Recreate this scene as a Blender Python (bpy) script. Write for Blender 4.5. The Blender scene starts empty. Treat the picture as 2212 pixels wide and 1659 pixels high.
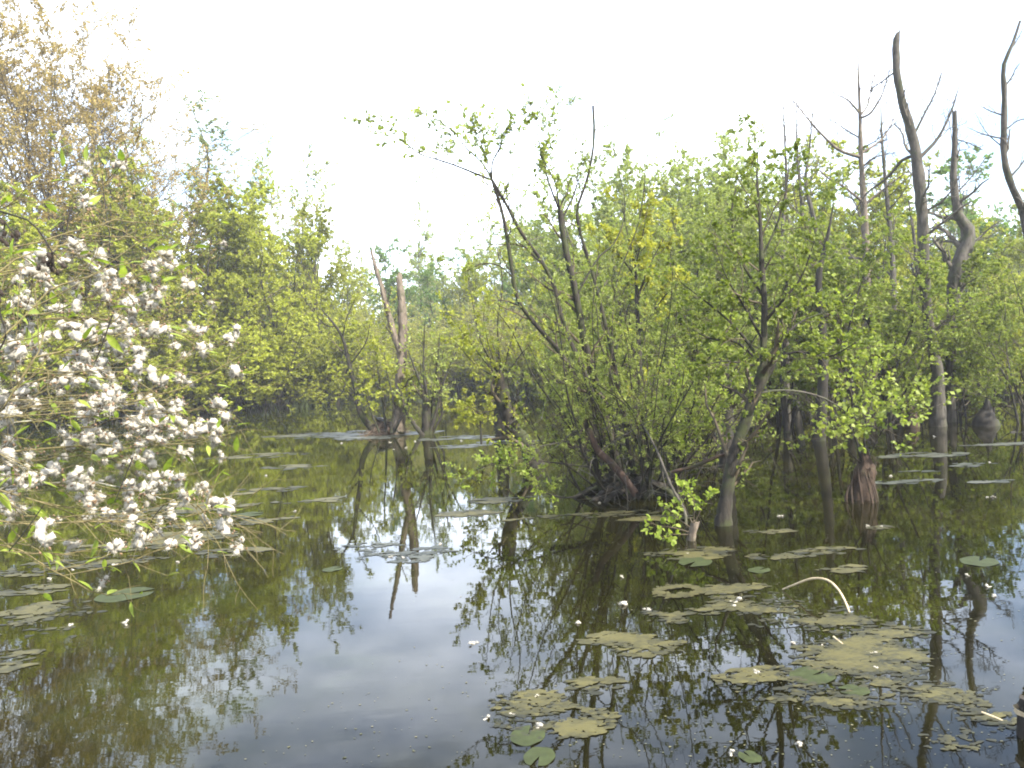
import bpy, math
import numpy as np
from mathutils import Matrix, Vector

# ------------------------------------------------------------------ camera, sky, sun, exposure
sc = bpy.context.scene
COL = sc.collection
FD, CXD, CYD = 1597.0, 1106.0, 829.5          # focal length and centre, in the pixels the layout was measured in (2212 wide)
CAM = np.array([0.0, 0.0, 2.0])
PITCH, ROLL = math.radians(1.42), math.radians(2.7)
ROT = Matrix.Rotation(math.pi / 2 - PITCH, 3, 'X') @ Matrix.Rotation(-ROLL, 3, 'Z')
cam_data = bpy.data.cameras.new('camera')
cam_data.sensor_width = 36.0
cam_data.lens = 36.0 * FD / 2212.0
cam_data.clip_start = 0.05
cam_data.clip_end = 2000.0
cam = bpy.data.objects.new('camera', cam_data)
cam.matrix_world = Matrix.Translation(Vector(CAM)) @ ROT.to_4x4()
COL.objects.link(cam)
sc.camera = cam

SUN_EL, SUN_AZ = math.radians(42), math.radians(130)   # azimuth from the view direction, clockwise seen from above
world = bpy.data.worlds.new('World')
sc.world = world
world.use_nodes = True
wn, wl = world.node_tree.nodes, world.node_tree.links
wn.clear()
w_out = wn.new('ShaderNodeOutputWorld')
w_bg = wn.new('ShaderNodeBackground')
w_bg.inputs['Strength'].default_value = 0.15
sky = wn.new('ShaderNodeTexSky')
sky.sky_type = 'NISHITA'
sky.sun_disc = False
sky.sun_elevation = SUN_EL
sky.sun_rotation = SUN_AZ
sky.dust_density = 2.0
sky.air_density = 1.0
tc = wn.new('ShaderNodeTexCoord')
mp = wn.new('ShaderNodeMapping')
mp.inputs['Scale'].default_value = (1.3, 1.3, 4.2)
cn = wn.new('ShaderNodeTexNoise')
cn.inputs['Scale'].default_value = 1.7
cn.inputs['Detail'].default_value = 7
cn.inputs['Roughness'].default_value = 0.55
cr = wn.new('ShaderNodeValToRGB')
cr.color_ramp.elements[0].position = 0.38
cr.color_ramp.elements[1].position = 0.62
cm = wn.new('ShaderNodeMixRGB')
cm.inputs['Color2'].default_value = (8.0, 8.8, 10.2, 1)   # thin bright cloud
wl.new(tc.outputs['Generated'], mp.inputs['Vector'])
wl.new(mp.outputs['Vector'], cn.inputs['Vector'])
wl.new(cn.outputs['Fac'], cr.inputs['Fac'])
wl.new(cr.outputs['Color'], cm.inputs['Fac'])
wl.new(sky.outputs['Color'], cm.inputs['Color1'])
wl.new(cm.outputs['Color'], w_bg.inputs['Color'])
wl.new(w_bg.outputs['Background'], w_out.inputs['Surface'])

sun_data = bpy.data.lights.new('sun', 'SUN')
sun_data.energy = 5.0
sun_data.angle = math.radians(0.8)
sun_data.color = (1.0, 0.94, 0.82)
sun = bpy.data.objects.new('sun', sun_data)
sd = Vector((math.sin(SUN_AZ) * math.cos(SUN_EL), math.cos(SUN_AZ) * math.cos(SUN_EL), math.sin(SUN_EL)))
sun.rotation_euler = sd.to_track_quat('Z', 'Y').to_euler()
sun.location = (0, 0, 60)
COL.objects.link(sun)

sc.view_settings.view_transform = 'Standard'
sc.view_settings.look = 'None'
sc.view_settings.gamma = 1.0
sc.view_settings.use_curve_mapping = False
sc.view_settings.exposure = 1.9
sc.render.engine = 'CYCLES'
sc.cycles.use_denoising = True
sc.cycles.max_bounces = 6
sc.cycles.diffuse_bounces = 3
sc.cycles.glossy_bounces = 3
sc.cycles.transmission_bounces = 4
sc.cycles.pixel_filter_type = 'BLACKMAN_HARRIS'
sc.cycles.filter_width = 1.9

# ------------------------------------------------------------------ measuring helpers
_R = np.array(ROT)


def ray(x, y):
    return _R @ np.array([(x - CXD) / FD, -(y - CYD) / FD, -1.0])


def at(x, y, d):
    r = ray(x, y)
    return CAM + r * (d / r[1])


def wat(x, y, z=0.0):
    r = ray(x, y)
    return CAM + r * ((z - CAM[2]) / r[2])


def trace(pts, d, n=14, d2=None):
    """measured outline of a stem at distance d (to d2 at its tip) as a smooth line of n points"""
    d2 = d if d2 is None else d2
    m = len(pts)
    P = np.array([at(p[0], p[1], d + (d2 - d) * i / max(m - 1, 1)) for i, p in enumerate(pts)])
    return smooth(P, n)


def smooth(P, n):
    P = np.asarray(P, float)
    if len(P) < 3:
        t = np.linspace(0, 1, n)[:, None]
        return P[0] * (1 - t) + P[-1] * t
    Q = np.vstack([2 * P[0] - P[1], P, 2 * P[-1] - P[-2]])
    seg = np.linalg.norm(np.diff(P, axis=0), axis=1)
    cum = np.concatenate([[0], np.cumsum(seg)])
    out = []
    for s in np.linspace(0, cum[-1], n):
        i = min(max(np.searchsorted(cum, s, side='right') - 1, 0), len(P) - 2)
        t = (s - cum[i]) / max(seg[i], 1e-9)
        p0, p1, p2, p3 = Q[i], Q[i + 1], Q[i + 2], Q[i + 3]
        out.append(0.5 * (2 * p1 + (p2 - p0) * t + (2 * p0 - 5 * p1 + 4 * p2 - p3) * t * t + (3 * p1 - p0 - 3 * p2 + p3) * t ** 3))
    return np.array(out)


def unit(v):
    return v / np.maximum(np.linalg.norm(v, axis=-1, keepdims=True), 1e-9)


def vnoise(x, y, seed=0):
    """smooth value noise, 0..1, on arrays"""
    xi, yi = np.floor(x).astype(np.int64), np.floor(y).astype(np.int64)
    xf, yf = x - xi, y - yi

    def h(a, b):
        n = (a * 374761393 + b * 668265263 + seed * 974711) & 0xFFFFFFFF
        n = ((n ^ (n >> 13)) * 1274126177) & 0xFFFFFFFF
        return ((n ^ (n >> 16)) & 0xFFFF) / 65535.0
    u, v = xf * xf * (3 - 2 * xf), yf * yf * (3 - 2 * yf)
    a = h(xi, yi) * (1 - u) + h(xi + 1, yi) * u
    b = h(xi, yi + 1) * (1 - u) + h(xi + 1, yi + 1) * u
    return a * (1 - v) + b * v


def fbm(x, y, seed=0, o=4):
    s, a, t = 0, 1.0, 0
    for i in range(o):
        s = s + a * vnoise(x * 2 ** i, y * 2 ** i, seed + i)
        t += a
        a *= 0.5
    return s / t


# ------------------------------------------------------------------ mesh building
class Geo:
    def __init__(self):
        self.V, self.F3, self.F4, self.T3, self.T4, self.n = [], [], [], [], [], 0

    def add(self, V, F, tint=None):
        F = np.asarray(F)
        if len(F) == 0:
            return
        self.V.append(np.asarray(V, float).reshape(-1, 3))
        t = np.zeros(len(F)) if tint is None else np.asarray(tint, float)
        if F.shape[1] == 3:
            self.F3.append(F + self.n); self.T3.append(t)
        else:
            self.F4.append(F + self.n); self.T4.append(t)
        self.n += len(self.V[-1])

    def mesh(self, name, smooth_shade=False, origin=None):
        V = np.vstack(self.V)
        if origin is not None:
            V = V - np.asarray(origin)
        f3 = np.vstack(self.F3) if self.F3 else np.zeros((0, 3), int)
        f4 = np.vstack(self.F4) if self.F4 else np.zeros((0, 4), int)
        me = bpy.data.meshes.new(name)
        me.vertices.add(len(V))
        me.vertices.foreach_set('co', V.astype(np.float32).ravel())
        idx = np.concatenate([f3.ravel(), f4.ravel()]).astype(np.int32)
        me.loops.add(len(idx))
        me.loops.foreach_set('vertex_index', idx)
        nf = len(f3) + len(f4)
        me.polygons.add(nf)
        st = np.concatenate([np.arange(len(f3)) * 3, len(f3) * 3 + np.arange(len(f4)) * 4]).astype(np.int32)
        me.polygons.foreach_set('loop_start', st)
        me.polygons.foreach_set('loop_total', np.concatenate([np.full(len(f3), 3), np.full(len(f4), 4)]).astype(np.int32))
        me.update(calc_edges=True)
        a = me.attributes.new('tint', 'FLOAT', 'FACE')
        a.data.foreach_set('value', np.concatenate(([*self.T3] or [np.zeros(0)]) + ([*self.T4] or [np.zeros(0)])).astype(np.float32))
        if smooth_shade:
            me.polygons.foreach_set('use_smooth', np.ones(nf, dtype=bool))
        return me


def tubes(g, pts, rad, sides=5, rough=0.0, rng=None, jag=0.0, tint=None):
    """tapered tubes along many lines at once: pts (n,k,3), rad (n,k)"""
    pts = np.asarray(pts, float); rad = np.asarray(rad, float)
    if pts.ndim == 2:
        pts, rad = pts[None], rad[None]
    n, k, _ = pts.shape
    if n == 0:
        return
    T = np.empty_like(pts)
    T[:, 1:-1] = pts[:, 2:] - pts[:, :-2]
    T[:, 0] = pts[:, 1] - pts[:, 0]
    T[:, -1] = pts[:, -1] - pts[:, -2]
    T = unit(T)
    mean = unit(pts[:, -1] - pts[:, 0] + 1e-6)
    ref = np.where(np.abs(mean[:, 2:3]) > 0.8, np.array([[0.0, 1.0, 0.05]]), np.array([[0.05, 0.0, 1.0]]))
    U = unit(np.cross(T, ref[:, None, :]))
    W = np.cross(T, U)
    a = np.linspace(0, 2 * math.pi, sides, endpoint=False)
    R = np.repeat(rad[:, :, None], sides, axis=2)
    if rough and rng is not None:
        R = R * (1 + rough * rng.normal(0, 1, (n, k, sides)) + rough * rng.normal(0, 1, (n, 1, sides)))
    V = pts[:, :, None, :] + R[..., None] * (np.cos(a)[None, None, :, None] * U[:, :, None, :] + np.sin(a)[None, None, :, None] * W[:, :, None, :])
    if jag and rng is not None:
        V[:, -1] += T[:, -1][:, None, :] * (rng.random((n, sides, 1)) ** 2 * jag)
    i = np.arange(n)[:, None, None] * (k * sides); j = np.arange(k - 1)[None, :, None] * sides
    s = np.arange(sides)[None, None, :]; s2 = (s + 1) % sides
    F = np.stack([i + j + s, i + j + s2, i + j + sides + s2, i + j + sides + s], -1).reshape(-1, 4)
    g.add(V.reshape(-1, 3), F, None if tint is None else np.full(len(F), tint))
    if jag:
        for q in range(n):                                            # splintered end
            ring = V[q, -1]
            c = pts[q, -1] - T[q, -1] * rad[q, -1] * 0.5
            VV = np.vstack([ring, c])
            g.add(VV, [(e, (e + 1) % sides, sides) for e in range(sides)])


def grow(rng, P0, D0, L, R0, k, wander=0.2, up=0.1, tip=0.3):
    n = len(P0)
    pts = np.empty((n, k + 1, 3)); pts[:, 0] = P0
    d = unit(np.array(D0, float))
    seg = (np.asarray(L, float) / k)[:, None]
    for i in range(k):
        d = d + rng.normal(0, wander, (n, 3))
        d[:, 2] += up
        d = unit(d)
        pts[:, i + 1] = pts[:, i] + d * seg
    s = np.linspace(0, 1, k + 1)
    return pts, np.asarray(R0, float)[:, None] * (1 - (1 - tip) * s)[None]


def spawn(rng, pts, rad, per, t0, t1, ang, sdv=0.2, ratio=0.6):
    n, k, _ = pts.shape
    t = ((np.arange(per)[None] + rng.random((n, per))) / per * (t1 - t0) + t0).ravel()
    par = np.repeat(np.arange(n), per)
    f = t * (k - 1)
    i = np.clip(f.astype(int), 0, k - 2); fr = (f - i)[:, None]
    a, b = pts[par, i], pts[par, i + 1]
    P = a * (1 - fr) + b * fr
    T = unit(b - a)
    r = (rad[par, i] * (1 - fr[:, 0]) + rad[par, i + 1] * fr[:, 0]) * ratio
    rnd = unit(rng.normal(0, 1, T.shape))
    U = unit(rnd - T * np.sum(rnd * T, -1, keepdims=True))
    A = (ang + rng.normal(0, sdv, len(t)))[:, None]
    return P, np.cos(A) * T + np.sin(A) * U, t, r, par


def leaves(g, rng, P, A, size, width=0.7, tint=None, up=0.6, six=False, fold=0.12, droop=0.15):
    """one folded blade per point: P base, A axis"""
    n = len(P)
    if n == 0:
        return
    A = A + rng.normal(0, 0.35, A.shape); A[:, 2] -= droop
    A = unit(A)
    N = np.array([[0, 0, up]]) + rng.normal(0, 0.6, A.shape)
    S = unit(np.cross(A, N)); N = np.cross(S, A)
    s = (size * (0.65 + 0.7 * rng.random(n)))[:, None]
    w = s * width * 0.5
    tint = rng.random(n) if tint is None else np.clip(tint * 0.6 + rng.random(n) * 0.4, 0, 1)
    if six:
        mid = lambda f, k: P + A * s * f
        V = np.stack([P, P + A * s * .33 + S * w * .9 + N * s * fold, P + A * s * .72 + S * w * .75 + N * s * fold, P + A * s - N * s * fold * .5,
                      P + A * s * .72 - S * w * .75 + N * s * fold, P + A * s * .33 - S * w * .9 + N * s * fold], 1)
        b = np.arange(n)[:, None] * 6
        F = np.concatenate([b + np.array([[0, 1, 2, 3]]), b + np.array([[0, 3, 4, 5]])])
        g.add(V.reshape(-1, 3), F, np.concatenate([tint, tint]))
    else:
        V = np.stack([P, P + A * s * .5 + S * w + N * s * fold, P + A * s, P + A * s * .5 - S * w + N * s * fold], 1)
        b = np.arange(n)[:, None] * 4
        F = np.concatenate([b + np.array([[0, 1, 2]]), b + np.array([[0, 2, 3]])])
        g.add(V.reshape(-1, 3), F, np.concatenate([tint, tint]))


# ------------------------------------------------------------------ materials
def new_mat(name):
    m = bpy.data.materials.new(name)
    m.use_nodes = True
    nt = m.node_tree
    nt.nodes.clear()
    out = nt.nodes.new('ShaderNodeOutputMaterial')
    return m, nt.nodes, nt.links, out


def ramp(N, cols, pos=None):
    r = N.new('ShaderNodeValToRGB')
    el = r.color_ramp.elements
    pos = pos or [i / (len(cols) - 1) for i in range(len(cols))]
    while len(el) < len(cols):
        el.new(0.5)
    for e, c, p in zip(el, cols, pos):
        e.position = p; e.color = (*c, 1)
    return r


def leaf_mat(name, cols, trans=0.5, rough=0.5, vary=0.2, spec=0.22):
    m, N, L, out = new_mat(name)
    at_ = N.new('ShaderNodeAttribute'); at_.attribute_name = 'tint'
    oi = N.new('ShaderNodeObjectInfo')
    r = ramp(N, cols)
    L.new(at_.outputs['Fac'], r.inputs['Fac'])
    hs = N.new('ShaderNodeHueSaturation')
    mr = N.new('ShaderNodeMapRange')
    mr.inputs['To Min'].default_value = 1 - vary; mr.inputs['To Max'].default_value = 1 + vary
    L.new(oi.outputs['Random'], mr.inputs['Value'])
    L.new(mr.outputs['Result'], hs.inputs['Value'])
    L.new(r.outputs['Color'], hs.inputs['Color'])
    b = N.new('ShaderNodeBsdfPrincipled')
    b.inputs['Roughness'].default_value = rough
    b.inputs['Specular IOR Level'].default_value = spec
    L.new(hs.outputs['Color'], b.inputs['Base Color'])
    t = N.new('ShaderNodeBsdfTranslucent')
    tm = N.new('ShaderNodeMixRGB'); tm.blend_type = 'MULTIPLY'; tm.inputs['Fac'].default_value = 1
    tm.inputs['Color2'].default_value = (1.25, 1.3, 0.75, 1)
    L.new(hs.outputs['Color'], tm.inputs['Color1'])
    L.new(tm.outputs['Color'], t.inputs['Color'])
    mx = N.new('ShaderNodeMixShader'); mx.inputs['Fac'].default_value = trans
    L.new(b.outputs['BSDF'], mx.inputs[1]); L.new(t.outputs['BSDF'], mx.inputs[2])
    L.new(mx.outputs['Shader'], out.inputs['Surface'])
    return m


def bark_mat(name, dark, light, moss=0.0, scale=9.0, rough=0.85, bump=0.5, mosscol=(0.028, 0.034, 0.010)):
    m, N, L, out = new_mat(name)
    tcn = N.new('ShaderNodeTexCoord')
    mpn = N.new('ShaderNodeMapping'); mpn.inputs['Scale'].default_value = (1, 1, 0.28)
    L.new(tcn.outputs['Object'], mpn.inputs['Vector'])
    n1 = N.new('ShaderNodeTexNoise'); n1.inputs['Scale'].default_value = scale; n1.inputs['Detail'].default_value = 6; n1.inputs['Roughness'].default_value = 0.7
    L.new(mpn.outputs['Vector'], n1.inputs['Vector'])
    r = ramp(N, [dark, tuple((a + b) / 2 for a, b in zip(dark, light)), light], [0.32, 0.5, 0.68])
    L.new(n1.outputs['Fac'], r.inputs['Fac'])
    n2 = N.new('ShaderNodeTexNoise'); n2.inputs['Scale'].default_value = scale * 0.35; n2.inputs['Detail'].default_value = 5
    L.new(tcn.outputs['Object'], n2.inputs['Vector'])
    mr = N.new('ShaderNodeMapRange'); mr.inputs['From Min'].default_value = 0.62 - 0.25 * moss; mr.inputs['From Max'].default_value = 0.72 - 0.2 * moss
    mr.inputs['To Max'].default_value = min(1.0, moss * 1.5)
    L.new(n2.outputs['Fac'], mr.inputs['Value'])
    mx = N.new('ShaderNodeMixRGB'); mx.inputs['Color2'].default_value = (*mosscol, 1)
    L.new(mr.outputs['Result'], mx.inputs['Fac']); L.new(r.outputs['Color'], mx.inputs['Color1'])
    b = N.new('ShaderNodeBsdfPrincipled'); b.inputs['Roughness'].default_value = rough; b.inputs['Specular IOR Level'].default_value = 0.25
    bp = N.new('ShaderNodeBump'); bp.inputs['Strength'].default_value = bump; bp.inputs['Distance'].default_value = 0.03
    L.new(n1.outputs['Fac'], bp.inputs['Height'])
    L.new(mx.outputs['Color'], b.inputs['Base Color']); L.new(bp.outputs['Normal'], b.inputs['Normal'])
    L.new(b.outputs['BSDF'], out.inputs['Surface'])
    return m


M_ALDER = leaf_mat('alder_leaf', [(0.165, 0.185, 0.024), (0.25, 0.27, 0.036), (0.34, 0.35, 0.058)])
M_ALDER_DEEP = leaf_mat('deep_alder_leaf', [(0.080, 0.115, 0.020), (0.145, 0.18, 0.032), (0.215, 0.24, 0.05)])
M_DARKLEAF = leaf_mat('dark_leaf', [(0.06, 0.11, 0.02), (0.10, 0.165, 0.03), (0.15, 0.21, 0.045)])
M_BRONZE = leaf_mat('bronze_leaf', [(0.19, 0.135, 0.045), (0.29, 0.215, 0.08), (0.38, 0.30, 0.13)], vary=0.12)
M_PALE = leaf_mat('pale_willow_leaf', [(0.18, 0.215, 0.06), (0.24, 0.28, 0.08), (0.32, 0.35, 0.12)], vary=0.12)
M_KHAKI = leaf_mat('sallow_leaf', [(0.17, 0.17, 0.04), (0.25, 0.245, 0.06), (0.32, 0.31, 0.09)], vary=0.15)
M_SALLOW = leaf_mat('grey_sallow_leaf', [(0.13, 0.16, 0.034), (0.205, 0.24, 0.056), (0.295, 0.325, 0.09)], vary=0.1)
M_YELLOW = leaf_mat('yellow_leaf', [(0.18, 0.195, 0.02), (0.25, 0.255, 0.03), (0.31, 0.30, 0.06)], vary=0.1)
M_FRESH = leaf_mat('fresh_leaf', [(0.11, 0.155, 0.02), (0.17, 0.22, 0.03), (0.24, 0.28, 0.055)], vary=0.1)
M_GREYTIP = leaf_mat('greyish_leaf', [(0.10, 0.13, 0.05), (0.15, 0.18, 0.075), (0.19, 0.22, 0.10)], vary=0.1)
M_BARK = bark_mat('alder_bark', (0.006, 0.005, 0.0038), (0.030, 0.025, 0.018), moss=0.5, scale=14, bump=0.8)
M_BARKDARK = bark_mat('dark_bark', (0.006, 0.005, 0.004), (0.024, 0.020, 0.015), moss=0.4)
M_TWIG = bark_mat('twig_bark', (0.03, 0.023, 0.014), (0.075, 0.06, 0.036), moss=0.2, bump=0.1)
M_TWIGGREY = bark_mat('grey_twig_bark', (0.04, 0.035, 0.028), (0.095, 0.085, 0.066), moss=0.1, bump=0.1)
M_DEAD = bark_mat('dead_wood', (0.03, 0.023, 0.017), (0.15, 0.12, 0.09), moss=0.3, scale=12)
M_DEADGREY = bark_mat('weathered_wood', (0.016, 0.014, 0.011), (0.075, 0.066, 0.053), moss=0.4, scale=13, bump=0.8)
M_RED = bark_mat('reddish_log', (0.012, 0.007, 0.0045), (0.048, 0.028, 0.018), moss=0.35, scale=12)
M_ROOT = bark_mat('root_mat', (0.014, 0.009, 0.006), (0.055, 0.035, 0.023), moss=0.25, scale=26, bump=0.9)
M_STRAW = bark_mat('dry_stem', (0.22, 0.17, 0.10), (0.42, 0.34, 0.22), bump=0.1, scale=20)
M_NEST = bark_mat('nest_twigs', (0.045, 0.032, 0.02), (0.15, 0.11, 0.072), bump=0.1, scale=12)
M_WILLOWTWIG = bark_mat('willow_twig', (0.05, 0.04, 0.02), (0.15, 0.125, 0.055), moss=0.3, scale=60, bump=0.2, mosscol=(0.12, 0.11, 0.04))
M_LICHEN = bark_mat('lichen_bark', (0.05, 0.045, 0.032), (0.24, 0.235, 0.19), moss=0.35, scale=40, bump=0.4, mosscol=(0.22, 0.19, 0.07))


def simple(name, col, rough=0.6, spec=0.4, trans=0.0):
    m, N, L, out = new_mat(name)
    b = N.new('ShaderNodeBsdfPrincipled')
    n = N.new('ShaderNodeTexNoise'); n.inputs['Scale'].default_value = 18; n.inputs['Detail'].default_value = 5
    tcn = N.new('ShaderNodeTexCoord'); L.new(tcn.outputs['Object'], n.inputs['Vector'])
    r = ramp(N, [tuple(c * 0.7 for c in col), tuple(min(1, c * 1.25) for c in col)], [0.3, 0.7])
    L.new(n.outputs['Fac'], r.inputs['Fac']); L.new(r.outputs['Color'], b.inputs['Base Color'])
    b.inputs['Roughness'].default_value = rough; b.inputs['Specular IOR Level'].default_value = spec
    if trans:
        t = N.new('ShaderNodeBsdfTranslucent'); L.new(r.outputs['Color'], t.inputs['Color'])
        mx = N.new('ShaderNodeMixShader'); mx.inputs['Fac'].default_value = trans
        L.new(b.outputs['BSDF'], mx.inputs[1]); L.new(t.outputs['BSDF'], mx.inputs[2]); L.new(mx.outputs['Shader'], out.inputs['Surface'])
    else:
        L.new(b.outputs['BSDF'], out.inputs['Surface'])
    return m


M_COTTON = simple('seed_cotton', (0.455, 0.425, 0.365), 1.0, 0.05, 0.4)
M_CAPSULE = simple('seed_capsule', (0.12, 0.075, 0.04), 0.7)
M_CONE = simple('alder_cone', (0.035, 0.026, 0.020), 0.8, 0.3)
M_COOT = simple('coot_feather', (0.012, 0.013, 0.016), 0.5)
M_BILL = simple('coot_bill', (0.5, 0.47, 0.42), 0.5)
M_PAD = simple('lily_leaf', (0.024, 0.030, 0.009), 0.6, 0.15)
M_REED = simple('reed_blade', (0.14, 0.18, 0.05), 0.6, 0.3, 0.3)


def algae_mat_(name, cols, rough):
    m, N, L, out = new_mat(name)
    a_ = N.new('ShaderNodeAttribute'); a_.attribute_name = 'tint'
    n_ = N.new('ShaderNodeTexNoise'); n_.inputs['Scale'].default_value = 30; n_.inputs['Detail'].default_value = 6
    t_ = N.new('ShaderNodeTexCoord'); L.new(t_.outputs['Object'], n_.inputs['Vector'])
    ad = N.new('ShaderNodeMath'); ad.operation = 'MULTIPLY_ADD'; ad.inputs[1].default_value = .9; ad.inputs[2].default_value = -.45
    L.new(n_.outputs['Fac'], ad.inputs[0])
    sm = N.new('ShaderNodeMath'); sm.operation = 'ADD'; L.new(ad.outputs[0], sm.inputs[0]); L.new(a_.outputs['Fac'], sm.inputs[1])
    r = ramp(N, cols); L.new(sm.outputs[0], r.inputs['Fac'])
    b = N.new('ShaderNodeBsdfPrincipled'); b.inputs['Roughness'].default_value = rough; b.inputs['Specular IOR Level'].default_value = .3
    L.new(r.outputs['Color'], b.inputs['Base Color']); L.new(b.outputs['BSDF'], out.inputs['Surface'])
    return m


M_ALGAE = algae_mat_('algae_scum', [(0.010, 0.010, 0.0035), (0.030, 0.027, 0.0070), (0.054, 0.047, 0.0120)], .6)
M_SCUM = algae_mat_('pale_scum', [(0.012, 0.014, 0.009), (0.028, 0.030, 0.020), (0.050, 0.050, 0.036)], .5)
M_WEED = algae_mat_('duckweed', [(0.03, 0.033, 0.012), (0.06, 0.058, 0.025), (0.11, 0.10, 0.055)], .6)

# water: murky pond water, mirror-smooth with the slightest ripple
m, N, L, out = new_mat('pond_water')
M_WATER = m
b = N.new('ShaderNodeBsdfPrincipled')
tcn = N.new('ShaderNodeTexCoord')
n1 = N.new('ShaderNodeTexNoise'); n1.inputs['Scale'].default_value = 0.55; n1.inputs['Detail'].default_value = 6; n1.inputs['Roughness'].default_value = 0.65
L.new(tcn.outputs['Object'], n1.inputs['Vector'])
r = ramp(N, [(0.0032, 0.0030, 0.0012), (0.0088, 0.0080, 0.0020), (0.017, 0.021, 0.0036)], [0.36, 0.52, 0.74])
sx = N.new('ShaderNodeSeparateXYZ'); L.new(tcn.outputs['Object'], sx.inputs[0])
bed = N.new('ShaderNodeMapRange'); bed.inputs['From Min'].default_value = 2.0; bed.inputs['From Max'].default_value = -9.0   # weed bed in the shallow western bay
bed.inputs['To Min'].default_value = -.10; bed.inputs['To Max'].default_value = .22
L.new(sx.outputs['X'], bed.inputs['Value'])
sm = N.new('ShaderNodeMath'); sm.operation = 'ADD'; L.new(bed.outputs['Result'], sm.inputs[0]); L.new(n1.outputs['Fac'], sm.inputs[1])
L.new(sm.outputs[0], r.inputs['Fac'])
L.new(r.outputs['Color'], b.inputs['Base Color'])
b.inputs['Roughness'].default_value = 0.015
b.inputs['IOR'].default_value = 1.333
mpn = N.new('ShaderNodeMapping'); mpn.inputs['Scale'].default_value = (1.0, 2.2, 1.0)
L.new(tcn.outputs['Object'], mpn.inputs['Vector'])
n2 = N.new('ShaderNodeTexNoise'); n2.inputs['Scale'].default_value = 3.0; n2.inputs['Detail'].default_value = 3
L.new(mpn.outputs['Vector'], n2.inputs['Vector'])
bp = N.new('ShaderNodeBump'); bp.inputs['Strength'].default_value = 0.03; bp.inputs['Distance'].default_value = 0.015
L.new(n2.outputs['Fac'], bp.inputs['Height']); L.new(bp.outputs['Normal'], b.inputs['Normal'])
L.new(b.outputs['BSDF'], out.inputs['Surface'])

# bank soil with leaf litter
m, N, L, out = new_mat('bank_soil')
M_SOIL = m
b = N.new('ShaderNodeBsdfPrincipled'); b.inputs['Roughness'].default_value = 0.95
tcn = N.new('ShaderNodeTexCoord')
n1 = N.new('ShaderNodeTexNoise'); n1.inputs['Scale'].default_value = 0.8; n1.inputs['Detail'].default_value = 8
L.new(tcn.outputs['Object'], n1.inputs['Vector'])
r = ramp(N, [(0.012, 0.009, 0.005), (0.028, 0.030, 0.009), (0.045, 0.06, 0.014)], [0.35, 0.5, 0.65])
L.new(n1.outputs['Fac'], r.inputs['Fac']); L.new(r.outputs['Color'], b.inputs['Base Color'])
L.new(b.outputs['BSDF'], out.inputs['Surface'])


# ------------------------------------------------------------------ objects
def thing(name, label, cat, loc=(0, 0, 0), group=None):
    o = bpy.data.objects.new(name, None)
    o.empty_display_size = 0.3
    o.location = loc
    COL.objects.link(o)
    o['label'] = label; o['category'] = cat
    if group:
        o['group'] = group
    return o


def part(name, me, mat, parent, stuff=False, label=None):
    o = bpy.data.objects.new(name, me)
    if mat is not None and len(me.materials) == 0:
        me.materials.append(mat)
    COL.objects.link(o)
    o.parent = parent
    if stuff:
        o['kind'] = 'stuff'
    if label:
        o['label'] = label
    return o


def single(name, me, mat, label, cat, loc=(0, 0, 0), group=None):
    o = bpy.data.objects.new(name, me)
    if mat is not None and len(me.materials) == 0:
        me.materials.append(mat)
    o.location = loc
    COL.objects.link(o)
    o['label'] = label; o['category'] = cat
    if group:
        o['group'] = group
    return o


def setting(name, me, mat, kind='structure'):
    o = bpy.data.objects.new(name, me)
    me.materials.append(mat)
    COL.objects.link(o)
    o['kind'] = kind
    return o


def copy_tree(src, loc, rz, scale, label, group, zs=None):
    c = src.copy()
    COL.objects.link(c)
    c.location = loc; c.rotation_euler = (0, 0, rz)
    c.scale = (scale, scale, zs or scale)
    c['label'] = label; c['group'] = group
    for ch in src.children:
        d = ch.copy(); COL.objects.link(d); d.parent = c
        for g in ch.children:
            e = g.copy(); COL.objects.link(e); e.parent = d
    return c


# ------------------------------------------------------------------ setting: ground sheet and water
SHX = np.array([-400, -60, -40, -22, -17, -12, -5, 5, 12, 18, 30, 60, 400])
SHY = np.array([10, 22, 31, 38.5, 43, 50, 58, 55, 40, 31, 27, 22, 10])


def shore(x):
    return np.interp(x, SHX, SHY)


def ground_z(x, y):
    far = np.clip((y - shore(x) + 0.6 * (fbm(x * .35, y * .35, 3) - .5)) / 3.0, -1, 1)
    near = np.clip((1.2 - y) / 1.2, -1, 1)
    lev = np.maximum(far, near)
    z = np.where(lev < 0, lev * 0.8, lev * 0.3)
    rise = np.clip((y - shore(x) - 4) / 55.0, 0, 1)
    return z + np.where(lev > 0, 0.25 * fbm(x * .2, y * .2, 7) - .1, 0) + 3.2 * rise * rise * (3 - 2 * rise)


g = Geo()
gx = np.concatenate([np.linspace(-900, -70, 14), np.linspace(-60, 60, 121), np.linspace(70, 900, 14)])
gy = np.concatenate([np.linspace(-60, -6, 8), np.linspace(-5, 90, 127), np.linspace(100, 1200, 16)])
X, Y = np.meshgrid(gx, gy)
Z = ground_z(X, Y)
nx, ny = len(gx), len(gy)
ii = (np.arange(ny - 1)[:, None] * nx + np.arange(nx - 1)[None]).ravel()
g.add(np.stack([X, Y, Z], -1).reshape(-1, 3), np.stack([ii, ii + 1, ii + nx + 1, ii + nx], -1))
setting('ground', g.mesh('ground', True), M_SOIL)
g = Geo()
g.add([(-120, -20, 0), (120, -20, 0), (120, 75, 0), (-120, 75, 0)], [(0, 1, 2, 3)])
setting('water', g.mesh('water'), M_WATER)


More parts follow.
